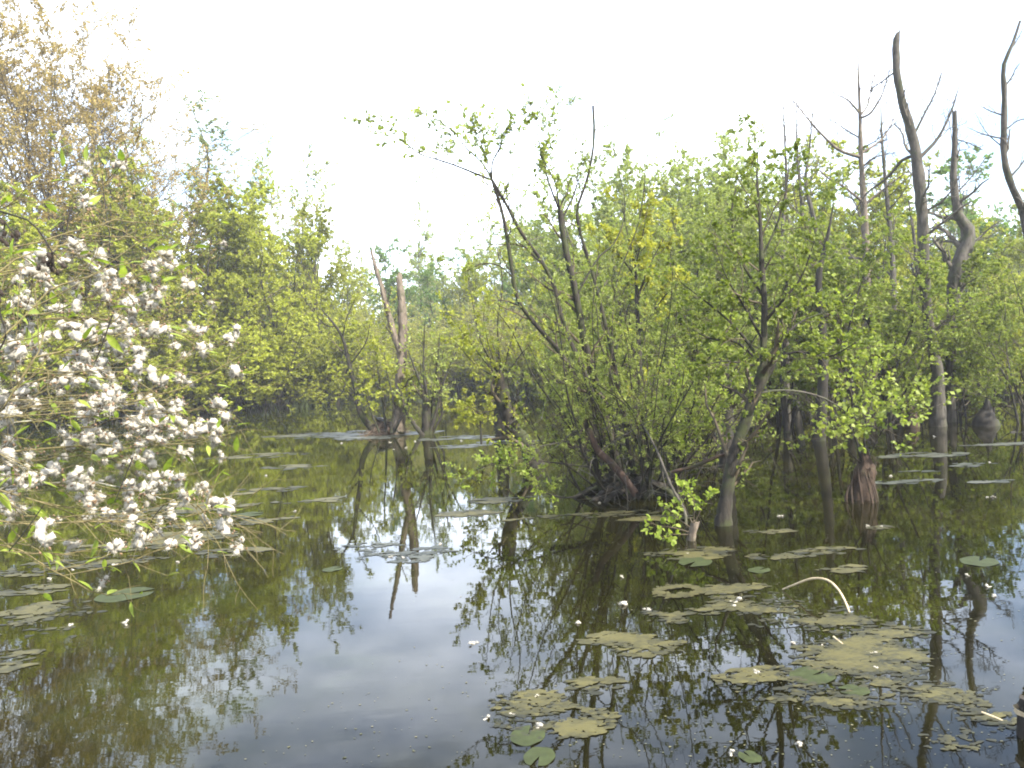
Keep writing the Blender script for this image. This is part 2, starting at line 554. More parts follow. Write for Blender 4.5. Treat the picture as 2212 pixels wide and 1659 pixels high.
# ------------------------------------------------------------------ tree generator
def build_tree(name, label, cat, rng, stems, levels, leaf, mats, loc=(0, 0, 0), group=None, limbs=(), stem_name='trunk', sides=7, jag=0.0, extra_leaf=None):
    """stems: list of (points, radii); limbs: traced main branches, likewise; levels: branching below them; leaf: foliage on the last level"""
    root = thing(name, label, cat, loc, group)
    K = 20

    def resamp(p, r):
        p = np.asarray(p, float)
        q = smooth(p, K)
        return q, np.interp(np.linspace(0, 1, K), np.linspace(0, 1, len(r)), r)
    bark, twig, leafm = mats
    S = [resamp(*s) for s in stems]
    for p, r in S:
        gg = Geo()
        pp = smooth(p, 40); rr = np.interp(np.linspace(0, 1, 40), np.linspace(0, 1, K), r)
        tubes(gg, pp, rr, sides if r.max() > .03 else 5, 0.085, rng, jag * rr[-1] * 2)
        part(stem_name, gg.mesh(stem_name, True, loc), bark, root)
    B = [resamp(*s) for s in limbs]
    for p, r in B:
        gg = Geo()
        tubes(gg, p, r, 5, 0.05, rng)
        part('limb', gg.mesh('limb', True, loc), bark, root)
    pts = np.array([s[0] for s in S + B]); rad = np.array([s[1] for s in S + B])
    if not levels:
        return root
    tw = Geo()
    lf = Geo()
    base_len = np.linalg.norm(np.diff(pts, axis=1), axis=2).sum(1)
    for li, lv in enumerate(levels):
        P, D, t, r, par = spawn(rng, pts, rad, lv['per'], lv.get('t0', .2), lv.get('t1', 1.0), lv['ang'], lv.get('sd', .2), lv.get('ratio', .55))
        ln = base_len[par] * lv['len'] * (1 - lv.get('fall', .5) * t) * (0.6 + 0.8 * rng.random(len(t)))
        if 'cap' in lv:
            ln = np.minimum(ln, lv['cap'] * (0.6 + 0.6 * rng.random(len(t))))
        if lv.get('bias') is not None:
            D = unit(D + np.asarray(lv['bias']))
        r = np.maximum(np.minimum(r, lv.get('rmax', 1)), lv.get('rmin', .004))
        pts2, rad2 = grow(rng, P, D, ln, r, lv['k'], lv.get('wander', .2), lv.get('up', .08), .35)
        tubes(tw, pts2, rad2, lv.get('sides', 3))
        if lv.get('leaf'):
            put_leaves(lf, rng, pts2, rad2, dict(leaf, **lv['leaf']))
        pts, rad, base_len = pts2, rad2, ln
    if leaf:
        put_leaves(lf, rng, pts, rad, leaf)
    part('branchwork', tw.mesh('branchwork', False, loc), twig, root, stuff=True)
    if lf.n:
        part('crown', lf.mesh('crown', False, loc), leafm, root)
    return root


def put_leaves(lf, rng, pts, rad, leaf):
    keep = rng.random(len(pts)) < leaf.get('keep', 1.0)
    if leaf.get('zmin') is not None:
        keep &= pts[:, -1, 2] > leaf['zmin']
    p, r_ = pts[keep], rad[keep]
    if not len(p):
        return
    P, D, t, r, par = spawn(rng, p, r_, leaf['n'], leaf.get('t0', .3), 1.0, leaf.get('ang', .9), .35)
    cl = rng.random(len(p))
    cl = .5 * cl + .5 * fbm(p[:, -1, 0] * leaf.get('cf', .8) + 50, p[:, -1, 2] * leaf.get('cf', .8) + p[:, -1, 1] * .7 + 50, 11, 2)
    leaves(lf, rng, P, D, leaf['size'], leaf.get('w', .75), cl[par], leaf.get('up', .6), leaf.get('six', False), droop=leaf.get('droop', .15))


def straight_trunk(rng, H, r, lean=0.05, wob=0.02, n=7):
    z = np.linspace(-0.4, H, n)
    P = np.stack([np.cumsum(rng.normal(lean * H / n, wob * H, n)), np.cumsum(rng.normal(0, wob * H, n)), z], -1)
    P[:2, :2] = 0
    R = np.linspace(r, r * .12, n); R[0] *= 1.35
    return P, R


# prototypes of the far trees (each is used as a tree itself, the others copy it)
PROTO = {}


def proto(key, seed, name, cat, H, r, stems, levels, leaf, mats, spread=0.0):
    rng = np.random.default_rng(seed)
    st = []
    for s in range(stems):
        h = H * (1 if s == 0 else rng.uniform(.65, .98))
        P, R = straight_trunk(rng, h, r * (1 if s == 0 else rng.uniform(.6, .9)), rng.uniform(-.05, .05), .018)
        if s or spread:
            a = rng.uniform(0, 6.28); q = np.linspace(0, 1, len(P))
            off = spread * h * (q ** 1.3) * rng.uniform(.5, 1.1)
            P[:, 0] += np.cos(a) * (off + .15); P[:, 1] += np.sin(a) * (off + .15)
        st.append((P, R))
    PROTO.setdefault(key, []).append(build_tree(name, '', cat, rng, st, levels, leaf, mats))
    cz = np.concatenate([np.array([v.co.z for v in ch.data.vertices]) for ch in PROTO[key][-1].children if ch.name.startswith('crown')])
    PROTO[key][-1]['height'] = float(np.percentile(cz, 99.9)) / 1.04


for sd_ in (1, 2, 3):
    proto('alder', sd_, 'alder_tree', 'tree', 10, .10, 3,
          [dict(per=17, t0=.1, ang=.85, len=.36, fall=.6, k=5, up=.10, ratio=.5, sides=4),
           dict(per=7, t0=.2, ang=.8, len=.45, fall=.4, k=4, up=.05, rmin=.008),
           dict(per=4, t0=.2, ang=.8, len=.5, k=3, rmin=.005, cap=.8)],
          dict(n=18, size=.10, w=.85, cf=.5), (M_BARK, M_TWIG, M_ALDER), .22)
for sd_ in (11, 12, 13):
    proto('aspen', sd_, 'aspen_tree', 'tree', 22, .20, 1,
          [dict(per=34, t0=.10, ang=.92, len=.55, fall=.52, k=8, up=.025, ratio=.42, wander=.10, sides=4),
           dict(per=11, t0=.12, ang=.65, len=.33, fall=.4, k=5, up=.06, rmin=.013),
           dict(per=8, t0=.2, ang=.65, len=.5, k=3, rmin=.009, cap=1.3)],
          dict(n=10, size=.115, w=.85, cf=.25, keep=.95), (M_BARK, M_TWIG, M_BRONZE))
for sd_ in (21, 22):
    proto('pale', sd_, 'pale_willow', 'tree', 12, .13, 3,
          [dict(per=20, t0=.2, ang=.62, len=.36, fall=.6, k=6, up=.10, ratio=.5, sides=4),
           dict(per=7, t0=.2, ang=.7, len=.42, k=4, up=.05, rmin=.009),
           dict(per=5, t0=.2, ang=.7, len=.5, k=3, rmin=.006, cap=.9)],
          dict(n=13, size=.115, w=.6, cf=.4, zmin=4.0), (M_TWIGGREY, M_TWIGGREY, M_PALE), .15)
for sd_ in (31, 32, 33):
    proto('sallow', sd_, 'sallow_bush', 'bush', 5, .05, 9,
          [dict(per=10, t0=.15, ang=.6, len=.4, fall=.5, k=5, up=.10, ratio=.5),
           dict(per=6, t0=.15, ang=.65, len=.45, k=3, up=.06, rmin=.007),
           dict(per=3, t0=.2, ang=.7, len=.5, k=2, rmin=.005, cap=.5)],
          dict(n=5, size=.085, w=.5, cf=.7, keep=.85), (M_TWIGGREY, M_TWIGGREY, M_KHAKI), .42)
for sd_ in (41, 42):
    proto('dark', sd_, 'bushy_tree', 'tree', 13, .15, 2,
          [dict(per=26, t0=.08, ang=.9, len=.30, fall=.6, k=5, up=.08, ratio=.5, sides=4),
           dict(per=8, t0=.15, ang=.8, len=.45, k=4, up=.04, rmin=.008),
           dict(per=4, t0=.2, ang=.8, len=.5, k=3, rmin=.006, cap=.8)],
          dict(n=11, size=.16, w=.8, cf=.5), (M_BARK, M_TWIG, M_DARKLEAF), .12)
for sd_ in (51, 52, 53):
    proto('swamp', sd_, 'young_alder', 'tree', 6.2, .055, 3,
          [dict(per=15, t0=.12, ang=.85, len=.34, fall=.5, k=5, up=.10, ratio=.5, sides=4),
           dict(per=6, t0=.2, ang=.8, len=.5, k=4, up=.04, rmin=.006),
           dict(per=4, t0=.2, ang=.8, len=.5, k=3, rmin=.004, cap=.5)],
          dict(n=14, size=.07, w=.85, cf=.9), (M_BARKDARK, M_TWIG, M_ALDER_DEEP), .26)
for sd_ in (71, 72, 73):
    proto('shrub', sd_, 'alder_shrub', 'bush', 5, .05, 7,
          [dict(per=9, t0=.1, ang=.8, len=.42, fall=.5, k=5, up=.07, ratio=.5),
           dict(per=6, t0=.15, ang=.75, len=.5, k=3, up=.04, rmin=.007),
           dict(per=3, t0=.2, ang=.7, len=.5, k=2, rmin=.005, cap=.5)],
          dict(n=14, size=.085, w=.8, cf=.6), (M_BARK, M_TWIG, M_ALDER), .4)
for sd_ in (81, 82):
    proto('twiggy', sd_, 'alder_tree', 'tree', 15, .15, 2,
          [dict(per=24, t0=.2, ang=.65, len=.34, fall=.6, k=7, up=.11, ratio=.48, sides=4, wander=.14),
           dict(per=8, t0=.2, ang=.65, len=.42, k=4, up=.07, rmin=.012),
           dict(per=4, t0=.2, ang=.7, len=.5, k=3, rmin=.008, up=.06, cap=.9)],
          dict(n=11, size=.115, w=.85, cf=.35, keep=.85), (M_BARK, M_TWIG, M_ALDER), .14)
for sd_ in (91, 92, 93):
    proto('round', sd_, 'pale_willow', 'tree', 11, .12, 4,
          [dict(per=18, t0=.35, ang=.75, len=.36, fall=.35, k=6, up=.10, ratio=.5, sides=4),
           dict(per=7, t0=.25, ang=.75, len=.45, k=4, up=.06, rmin=.009),
           dict(per=5, t0=.2, ang=.75, len=.5, k=3, rmin=.006, cap=.8)],
          dict(n=19, size=.11, w=.7, cf=.4, zmin=4.5), (M_TWIGGREY, M_TWIGGREY, M_PALE), .22)
for sd_ in (95, 96):
    proto('mid', sd_, 'alder_tree', 'tree', 9, .09, 3,
          [dict(per=17, t0=.15, ang=.8, len=.36, fall=.5, k=5, up=.10, ratio=.5, sides=4),
           dict(per=7, t0=.2, ang=.8, len=.45, fall=.4, k=4, up=.05, rmin=.007),
           dict(per=4, t0=.2, ang=.8, len=.5, k=3, rmin=.005, cap=.7)],
          dict(n=12, size=.09, w=.8, cf=.5), (M_BARKDARK, M_TWIG, M_SALLOW), .22)
proto('airy', 61, 'slender_aspen', 'tree', 18, .14, 1,
      [dict(per=46, t0=.2, ang=.75, len=.17, fall=.6, k=6, up=.10, ratio=.45, sides=4),
       dict(per=7, t0=.15, ang=.7, len=.45, k=4, up=.06, rmin=.009),
       dict(per=4, t0=.2, ang=.7, len=.5, k=3, rmin=.006, cap=.6)],
      dict(n=5, size=.10, w=.8, cf=.4), (M_TWIGGREY, M_TWIG, M_GREYTIP))

used = {}
prng = np.random.default_rng(5)


def plant(key, x, ytop, d, label, group, on_ground=True, base=None, wide=1.0, dx=0.0):
    """a tree of this kind at distance d whose crown ends at the measured height"""
    p = at(x, CYD, d)
    z = float(ground_z(np.array([p[0]]), np.array([d]))[0]) if on_ground else 0.0
    if not on_ground or z < 0:
        z = -0.15
    top = at(x, ytop, d)
    i = used.get(key, 0); used[key] = i + 1
    src = PROTO[key][i % len(PROTO[key])]
    s = max(top[2] - z, .5) / src['height'] / 1.04
    loc = (p[0] + dx, d, z)
    rz = prng.uniform(0, 6.28)
    if i < len(PROTO[key]):
        src.location = loc; src.rotation_euler = (0, 0, rz); src.scale = (s * wide, s * wide, s)
        src['label'] = label; src['group'] = group
        return src
    return copy_tree(src, loc, rz, s * wide, label, group, s)


G_L = 'alders along the left shore'
for x, yt, d, lab, w in [
    (10, 345, 34, 'bright green alder half hidden behind the cottony willow, at the picture edge', 1.1),
    (120, 435, 36, 'bright green alder behind the cottony willow, below the bronze aspens', 1.1),
    (215, 395, 39, 'bright green alder just behind the tips of the cottony willow', 1.2),
    (300, 355, 41, 'tall leafy green alder at the water edge below the pale pointed tree', 1.1),
    (390, 345, 43, 'leafy green alder at the water edge where the bank turns dark', 1.1),
    (470, 375, 44, 'round green alder on the bank below the slender grey aspen', 1.15),
    (545, 395, 46, 'dense yellow green alder near the middle of the leafy shore', 1.15),
    (615, 415, 48, 'green alder with bare lower stems beside the reeds', 1.1),
    (690, 445, 51, 'small green alder closing the leafy shore beside the nest inlet', 1.0),
]:
    plant('alder', x, yt, d, lab, G_L, wide=w)
for x, yt, d, lab in [
    (85, -90, 40, 'tall bronze leaved aspen with grey trunk, second from the picture edge'),
    (165, -60, 43, 'tall bronze aspen with forked dark trunk leaning toward the open sky'),
    (5, -70, 38, 'tall bronze aspen cut by the picture edge'),
    (240, -20, 42, 'bronze aspen reaching its thin branches farthest into the open sky'),
    (300, 70, 46, 'shorter bronze aspen in front of the pale pointed tree'),
    (-60, -40, 41, 'bronze aspen mostly outside the picture behind the willow'),
]:
    plant('aspen', x, yt, d, lab, 'bronze aspens above the left shore')
plant('pale', 350, 255, 52, 'pale yellow green pointed tree between the bronze and grey aspens', 'pale trees', wide=.75)
plant('airy', 452, 225, 55, 'slender grey green aspen with thin airy top', 'slender aspens', wide=1.7)
for x, yt, d, lab in [
    (555, 285, 55, 'tall alder with open twiggy top right of the slender aspen'),
    (640, 315, 57, 'tall alder whose sparse twigs stand against the white sky'),
    (690, 400, 56, 'alder with bare arching twigs at the end of the tall shore trees'),
    (505, 380, 54, 'alder between the slender aspen and the open twiggy alders'),
    (250, 350, 52, 'green alder below the bronze branches and behind the shore trees'),
]:
    plant('twiggy', x, yt, d, lab, 'taller alders behind the shore row')


def shore_d(x):
    d_ = 45.0
    for _ in range(12):
        d_ = float(shore(np.array([at(x, CYD, d_)[0]]))[0])
    return d_


WORDS = ['first', 'second', 'third', 'fourth', 'fifth', 'sixth', 'seventh', 'eighth', 'ninth', 'tenth', 'eleventh', 'twelfth']
for i, x in enumerate(range(-40, 770, 38)):
    n_ = round((x - 645) / 38)
    lab = ('low alder shrub over the water, %s from the reeds toward the cottony willow' % WORDS[-n_ - 1] if -13 < n_ < 0 else
           'low alder shrub over the water, %s from the reeds toward the twig nest' % WORDS[n_] if n_ >= 0 else 'low alder shrub on the shore hidden behind the cottony willow')
    plant('shrub', x, prng.uniform(650, 740), shore_d(x) - prng.uniform(.2, 1.6), lab, 'alder shrubs along the water edge', wide=1.6)
for i, x in enumerate(range(790, 1320, 48)):
    plant('shrub' if i % 2 else 'sallow', x, prng.uniform(690, 740), shore_d(x) - prng.uniform(.0, 1.2), 'low leafy shrub on the far shore of the inlet', 'low shrubs on the far inlet shore', wide=1.7)
for i, x in enumerate(range(1340, 2330, 52)):
    plant('swamp' if i % 2 else 'shrub', x, prng.uniform(640, 720), shore_d(x) - prng.uniform(.0, 1.5), 'leafy shrub at the water edge deep in the flooded wood', 'shrubs at the edge of the flooded wood', wide=1.7)
G_S = 'khaki sallow scrub across the inlet'
for i, (x, yt, d) in enumerate([(590, 650, 52), (660, 640, 56), (720, 620, 59), (770, 650, 62), (830, 640, 62), (880, 680, 60), (930, 650, 63), (985, 640, 62), (1040, 640, 60),
                                (1095, 620, 58), (1150, 610, 57), (750, 690, 60), (805, 720, 58), (960, 720, 59), (1010, 730, 58)]):
    plant('sallow', x, yt, d, ('%s grey green sallow bush of the scrub across the inlet, counted from the reeds' % WORDS[i]) if i < 11 else 'grey green sallow bush in the front row of the inlet scrub', G_S, wide=1.25)
for key, x, yt, d, lab, w in [
    ('dark', 845, 505, 78, 'dark green bushy tree behind the broken snag', 1.0),
    ('dark', 895, 570, 74, 'dark green bushy tree just right of the broken snag', 1.0),
    ('pale', 930, 440, 86, 'pale hazy willow rising highest in the gap between the shores', .9),
    ('pale', 1000, 485, 84, 'pale hazy willow left of the two leaning stems', 1.0),
    ('pale', 1060, 490, 82, 'pale hazy willow behind the two leaning stems', 1.0),
    ('pale', 1130, 490, 80, 'pale hazy willow seen between the leaning stems and dark trunk', 1.0),
    ('alder', 780, 520, 76, 'yellow green alder left of the broken snag across the inlet', 1.0),
    ('alder', 735, 540, 70, 'low yellow green alder behind the scrub at the inlet', 1.0),
    ('dark', 960, 560, 72, 'dark green bushy tree in the middle of the inlet background', 1.0),
    ('dark', 1100, 560, 70, 'dark green tree behind the leaning stems of the island', 1.0),
    ('alder', 1030, 570, 70, 'mid green alder behind the scrub left of the leaning stems', 1.0),
    ('dark', 1190, 520, 68, 'dark green tree behind the dark island trunk', 1.0),
]:
    plant(key, x, yt, d, lab, 'trees across the inlet', wide=w)
for x, yt, d, lab in [
    (1340, 330, 36, 'airy pale green willow at the left end of the rounded crowns'),
    (1420, 285, 38, 'rounded pale green crown right of the grey dead pole'),
    (1500, 262, 39, 'highest rounded pale green crown behind the island thicket'),
    (1570, 268, 38, 'rounded pale green crown left of the bare twiggy saplings'),
    (1650, 300, 40, 'pale green crown behind the bare twiggy saplings'),
    (1260, 400, 40, 'thin pale willow behind the dark island trunk'),
]:
    plant('round', x, yt, d, lab, 'rounded pale crowns behind the island', wide=1.05)
for x, yt, d, lab in [
    (1310, 430, 27, 'leafy alder between the dark island trunk and the yellow sapling'), (1400, 380, 29, 'leafy alder rising behind the yellow sapling'),
    (1490, 350, 28, 'leafy alder below the highest rounded pale crown'), (1570, 350, 27, 'leafy alder behind the crown of the knotted alder'),
    (1650, 370, 28, 'leafy alder behind the bare twiggy saplings'), (1740, 400, 29, 'leafy alder under the lowest branch of the dead spire'), (1240, 500, 30, 'leafy alder behind the two leaning island stems'),
]:
    plant('mid', x, yt, d, lab, 'leafy alders behind the island', wide=1.1)
for key, x, yt, d, lab in [
    ('alder', 1745, 285, 40, 'green alder behind the dead spire tree'),
    ('alder', 1830, 345, 38, 'green alder between the dead spire and broken trunk'),
    ('alder', 1910, 355, 36, 'green alder just left of the tall broken trunk'),
    ('dark', 2100, 340, 48, 'dark rounded crown between the broken trunks and the picture edge'),
    ('alder', 2010, 455, 38, 'green alder behind the pair of broken trunks'),
    ('alder', 2180, 435, 40, 'green alder below the curved trunk at the picture edge'),
    ('alder', 2270, 385, 36, 'green alder cut by the picture edge behind the curved trunk'),
    ('alder', 2090, 475, 33, 'lower green alder right of the burled broken trunk'),
    ('dark', 1690, 400, 42, 'dark bushy tree behind the knotted alder'),
    ('alder', 1600, 410, 42, 'green alder behind the island and the knotted alder'),
    ('alder', 1480, 410, 44, 'green alder hidden behind the yellow leaved sapling'),
    ('alder', 1380, 430, 44, 'green alder hidden behind the island thicket'),
    ('alder', 1290, 480, 46, 'green alder behind the dark island trunk and scrub'),
]:
    plant(key, x, yt, d, lab, 'trees behind the flooded wood', wide=1.1)
for i, (x, yt, d) in enumerate([(1230, 640, 44), (1300, 620, 38), (1390, 600, 34), (1470, 580, 33), (1550, 600, 33), (1630, 600, 32), (1720, 590, 31), (1800, 590, 30), (1880, 590, 30),
                                (1960, 600, 29), (2050, 610, 29), (2130, 600, 28), (2210, 590, 28), (2290, 590, 28), (1350, 700, 32), (1510, 690, 31), (1680, 690, 30), (1840, 690, 29), (2000, 700, 28), (2170, 690, 27)]):
    plant('alder' if i % 2 else 'sallow', x, yt, d, 'bushy undergrowth shrub on the bank behind the flooded wood', 'undergrowth behind the flooded wood', wide=1.5)
for x, yt, d, lab in [
    (1690, 420, 20, 'young flooded alder right behind the knotted alder'),
    (1775, 455, 17.5, 'young flooded alder with dark stem beside the arching dead branch'),
    (1840, 430, 19, 'young flooded alder behind the root stump'),
    (1905, 500, 18, 'young flooded alder left of the tall broken trunk'),
    (1985, 560, 20, 'young flooded alder behind the tall broken trunk'),
    (2075, 560, 19, 'young flooded alder between the broken trunks and the dark stump'),
    (2140, 520, 21, 'young flooded alder behind the small dark stump'),
    (2215, 500, 18, 'young flooded alder at the picture edge under the curved trunk'),
    (1560, 500, 16, 'young flooded alder behind the knotted alder trunk'),
    (1480, 560, 17, 'young flooded alder behind the island thicket'),
    (1330, 560, 18, 'young flooded alder behind the reddish log'),
    (1640, 640, 23, 'low flooded alder deep in the wood behind the knotted alder'),
    (1940, 640, 23, 'low flooded alder deep in the wood beside the broken trunks'),
    (2110, 650, 24, 'low flooded alder deep in the wood behind the small stump'),
    (1290, 640, 21, 'low flooded alder behind the pollard with leaning trunk'),
    (1410, 600, 20, 'low flooded alder behind the middle of the island'),
]:
    plant('swamp', x, yt, d, lab, 'young alders standing in the flooded wood', on_ground=False, wide=1.15)

G_W = 'trees deep in the wood beyond the far bank'
for i in range(46):
    x = -60 + i * 53 + prng.uniform(-15, 15)
    dd = prng.uniform(66, 92)
    if 640 < x < 1100:
        dd = prng.uniform(92, 112)
    yt = (560 if 640 < x < 1100 else 480) + prng.uniform(-30, 40) - (x - 1106) * .047
    plant(('dark', 'alder', 'alder')[i % 3], x, yt, dd, 'green tree deep in the wood beyond the far bank', G_W, wide=1.35)
for i in range(50):
    x = -80 + i * 49 + prng.uniform(-12, 12)
    p_ = at(x, CYD, 40); d_ = float(shore(np.array([p_[0] * 1.2]))[0]) + prng.uniform(5, 14)
    plant('shrub', x, 690 - (x - 1106) * .047 + prng.uniform(-30, 30), d_, 'dense green underwood shrub on the wooded bank', 'underwood on the wooded bank', wide=1.7)
# the alder beside the camera whose twigs hang in from above; it shades the near bank
copy_tree(PROTO['twiggy'][0], (2.1, -3.4, .15), 1.1, .72, 'tall alder on the near bank that shades the cottony willow', 'alders on the near bank')
copy_tree(PROTO['twiggy'][1], (.2, -4.6, .2), 2.3, .7, 'alder on the near bank behind the camera', 'alders on the near bank')

# ------------------------------------------------------------------ the willow island in the middle
rng = np.random.default_rng(77)
DI = 10.6


def poly(pts, d, r0, r1, d2=None, n=12):
    return trace(pts, d, n, d2), np.linspace(r0, r1, n)


c0 = wat(1380, 1075)
stems = []
for i in range(46):                                                     # thicket of shoots fanning out of the stool
    a = rng.uniform(0, 6.28); rr = rng.uniform(.05, .75)
    p0 = np.array([c0[0] + math.cos(a) * rr * 1.15 + .05, c0[1] + .25 + math.sin(a) * rr * .7, -.1])
    ln = rng.uniform(1.6, 3.6)
    d0 = np.array([[math.cos(a) * rng.uniform(.15, .85), math.sin(a) * rng.uniform(.1, .6), 1.0]])
    p, _ = grow(rng, p0[None], d0, np.array([ln]), np.array([.02]), 9, .13, .05)
    stems.append((p[0], np.linspace(rng.uniform(.012, .026), .005, 10)))
traced = [
    poly([(1300, 1060), (1235, 800), (1188, 738), (1137, 676), (1115, 639), (1111, 602), (1098, 551), (1095, 503), (1085, 459), (1063, 389)], DI + .2, .045, .022),
    poly([(1330, 1060), (1280, 850), (1225, 720), (1207, 657), (1188, 591), (1155, 543), (1126, 503), (1093, 440), (1063, 389)], DI + .2, .045, .024),
    poly([(1345, 1060), (1300, 880), (1262, 740), (1245, 643), (1229, 576), (1218, 518), (1212, 485), (1209, 455)], DI + .5, .075, .045),
    poly([(1370, 1060), (1330, 800), (1272, 560), (1245, 473), (1266, 400), (1280, 327), (1284, 275), (1281, 228)], DI + .9, .045, .018),
]
fork = trace([(1063, 389), (1064, 388)], DI + .2, 2)[0]
limbs = [
    poly([(1063, 389), (1035, 378), (990, 360), (950, 346), (905, 332), (870, 303), (838, 280), (790, 252)], DI + .2, .018, .004, DI - .3),
    poly([(1063, 389), (1040, 350), (1005, 318), (985, 290), (940, 255), (905, 240)], DI + .2, .014, .004, DI + .7),
    poly([(1063, 389), (1064, 350), (1082, 315), (1088, 285), (1120, 260), (1140, 240)], DI + .2, .014, .004, DI),
    poly([(1063, 389), (1050, 340), (1035, 300), (1020, 265)], DI + .2, .012, .004, DI - .4),
    poly([(1085, 440), (1110, 410), (1150, 395), (1175, 330), (1215, 215)], DI + .2, .010, .003, DI + .5),
    poly([(1209, 455), (1185, 393), (1170, 330), (1159, 282), (1150, 232)], DI + .5, .018, .005),
    poly([(1209, 455), (1200, 400), (1182, 360), (1165, 330)], DI + .5, .015, .005, DI + .1),
    poly([(1216, 470), (1240, 420), (1262, 350), (1270, 330)], DI + .5, .018, .006, DI + .9),
    poly([(1111, 602), (1080, 575), (1040, 570), (990, 590), (930, 560)], DI + .2, .012, .003, DI - .3),
    poly([(1245, 640), (1290, 560), (1330, 520), (1350, 440), (1320, 300)], DI + .5, .016, .004, DI + .9),
    poly([(1320, 800), (1330, 620), (1380, 480), (1400, 330), (1420, 260)], DI + .9, .016, .004, DI + 1.2),
    poly([(1280, 1010), (1200, 1000), (1110, 990), (1040, 1010), (990, 1040)], DI - .3, .014, .004, DI - .5),
    poly([(1290, 1050), (1230, 1075), (1170, 1060), (1110, 1010), (1060, 1005)], DI - .6, .012, .004, DI - .7),
    poly([(1440, 1050), (1480, 960), (1530, 880), (1560, 850)], DI - .5, .012, .004, DI - .7),
    poly([(1430, 1030), (1430, 930), (1450, 850), (1470, 800)], DI - .6, .012, .004, DI - .7),
    poly([(1390, 1040), (1370, 900), (1290, 830), (1230, 790)], DI - .4, .014, .004, DI - .7),
    poly([(1340, 1040), (1240, 900), (1170, 800), (1140, 740)], DI - .3, .014, .004, DI - .5),
]
island = build_tree('sallow_thicket', 'many stemmed sallow thicket growing out of the water with leaning bare stems', 'bush', rng, stems + traced,
                    [dict(per=9, t0=.25, ang=.7, len=.26, fall=.45, k=5, up=.06, ratio=.5, wander=.22, cap=.9, rmin=.0035, sides=3),
                     dict(per=5, t0=.15, ang=.75, len=.5, k=3, up=.05, wander=.25, rmin=.0025, cap=.34, leaf=None)],
                    dict(n=17, size=.037, w=.52, cf=1.4, keep=.85, ang=.8), (M_BARK, M_TWIG, M_SALLOW), tuple(c0), limbs=limbs, stem_name='stem')

# leafy tips of the high leaning stems: broader leaves against the sky, same bush
lf = Geo(); tw = Geo()
lp = np.array([smooth(l[0], 12) for l in limbs[:5]]); lr = np.array([l[1] for l in limbs[:5]])
P, D, t, r, par = spawn(rng, lp, lr, 15, .25, 1, .8, .25)
p2, r2 = grow(rng, P, D, rng.uniform(.15, .5, len(P)), np.full(len(P), .004), 4, .2, .12)
tubes(tw, p2, r2, 3)
put_leaves(lf, rng, p2, r2, dict(n=9, size=.062, w=.72, cf=2, six=True))
part('branchwork', tw.mesh('branchwork', False, c0), M_TWIG, island, stuff=True)
part('crown', lf.mesh('crown', False, c0), M_SALLOW, island)
# bright fresh foliage low on the near side
lf = Geo(); tw = Geo()
lp = np.array([smooth(l[0], 12) for l in limbs[11:15]]); lr = np.array([l[1] for l in limbs[11:15]])
P, D, t, r, par = spawn(rng, lp, lr, 24, .3, 1, .85, .3)
p2, r2 = grow(rng, P, D, rng.uniform(.15, .42, len(P)), np.full(len(P), .004), 4, .22, .10)
tubes(tw, p2, r2, 3)
put_leaves(lf, rng, p2, r2, dict(n=13, size=.05, w=.6, cf=2, six=True))
part('branchwork', tw.mesh('branchwork', False, c0), M_TWIG, island, stuff=True)
part('crown', lf.mesh('crown', False, c0), M_FRESH, island, label='bright fresh leaves low over the water')
# dark rootstock at the waterline
gg = Geo()
for i in range(26):
    a = rng.uniform(0, 6.28); q = rng.uniform(.3, 1.0)
    p0 = np.array([c0[0] + .1 * math.cos(a), c0[1] + .2 + .1 * math.sin(a), rng.uniform(.1, .28)])
    p1 = np.array([c0[0] + 1.15 * q * math.cos(a), c0[1] + .2 + .6 * q * math.sin(a), -.1])
    pm = (p0 + p1) / 2 + [0, 0, rng.uniform(.02, .12)]
    tubes(gg, smooth([p0, pm, p1], 8), np.linspace(.07, .035, 8), 6, .15, rng)
part('rootstock', gg.mesh('rootstock', True, c0), M_BARKDARK, island)

# hanging dead twigs, tangle in front of the stool
gg = Geo()
n = 130
P0 = np.stack([c0[0] + rng.normal(-.1, .75, n), c0[1] + rng.normal(-.1, .45, n), rng.uniform(.1, 1.3, n)], -1)
p2, r2 = grow(rng, P0, rng.normal(0, 1, (n, 3)) * [1, 1, .6] + [0, 0, -.25], rng.uniform(.4, 1.2, n), rng.uniform(.003, .008, n), 6, .16, -.02)
p2[..., 2] = np.maximum(p2[..., 2], -.02)
tubes(gg, p2, r2, 4)
o = part('dead_branchwork', gg.mesh('dead_branchwork', False, c0), M_DEADGREY, island, stuff=True)

# pollard leaning out at the back of the island
def custom(name, label, cat, seed, stem_list, limb_list, levels, leaf, mats, group=None, stem_name='trunk', jag=0.0, flare=True):
    rg = np.random.default_rng(seed)
    base = stem_list[0][0][0]
    loc = (base[0], base[1], 0.0)
    return build_tree(name, label, cat, rg, stem_list, levels, leaf, mats, loc, group, limb_list, stem_name, 9, jag)


def st(pts, d, radii, d2=None, n=14):
    return trace(pts, d, n, d2), np.interp(np.linspace(0, 1, n), np.linspace(0, 1, len(radii)), radii)


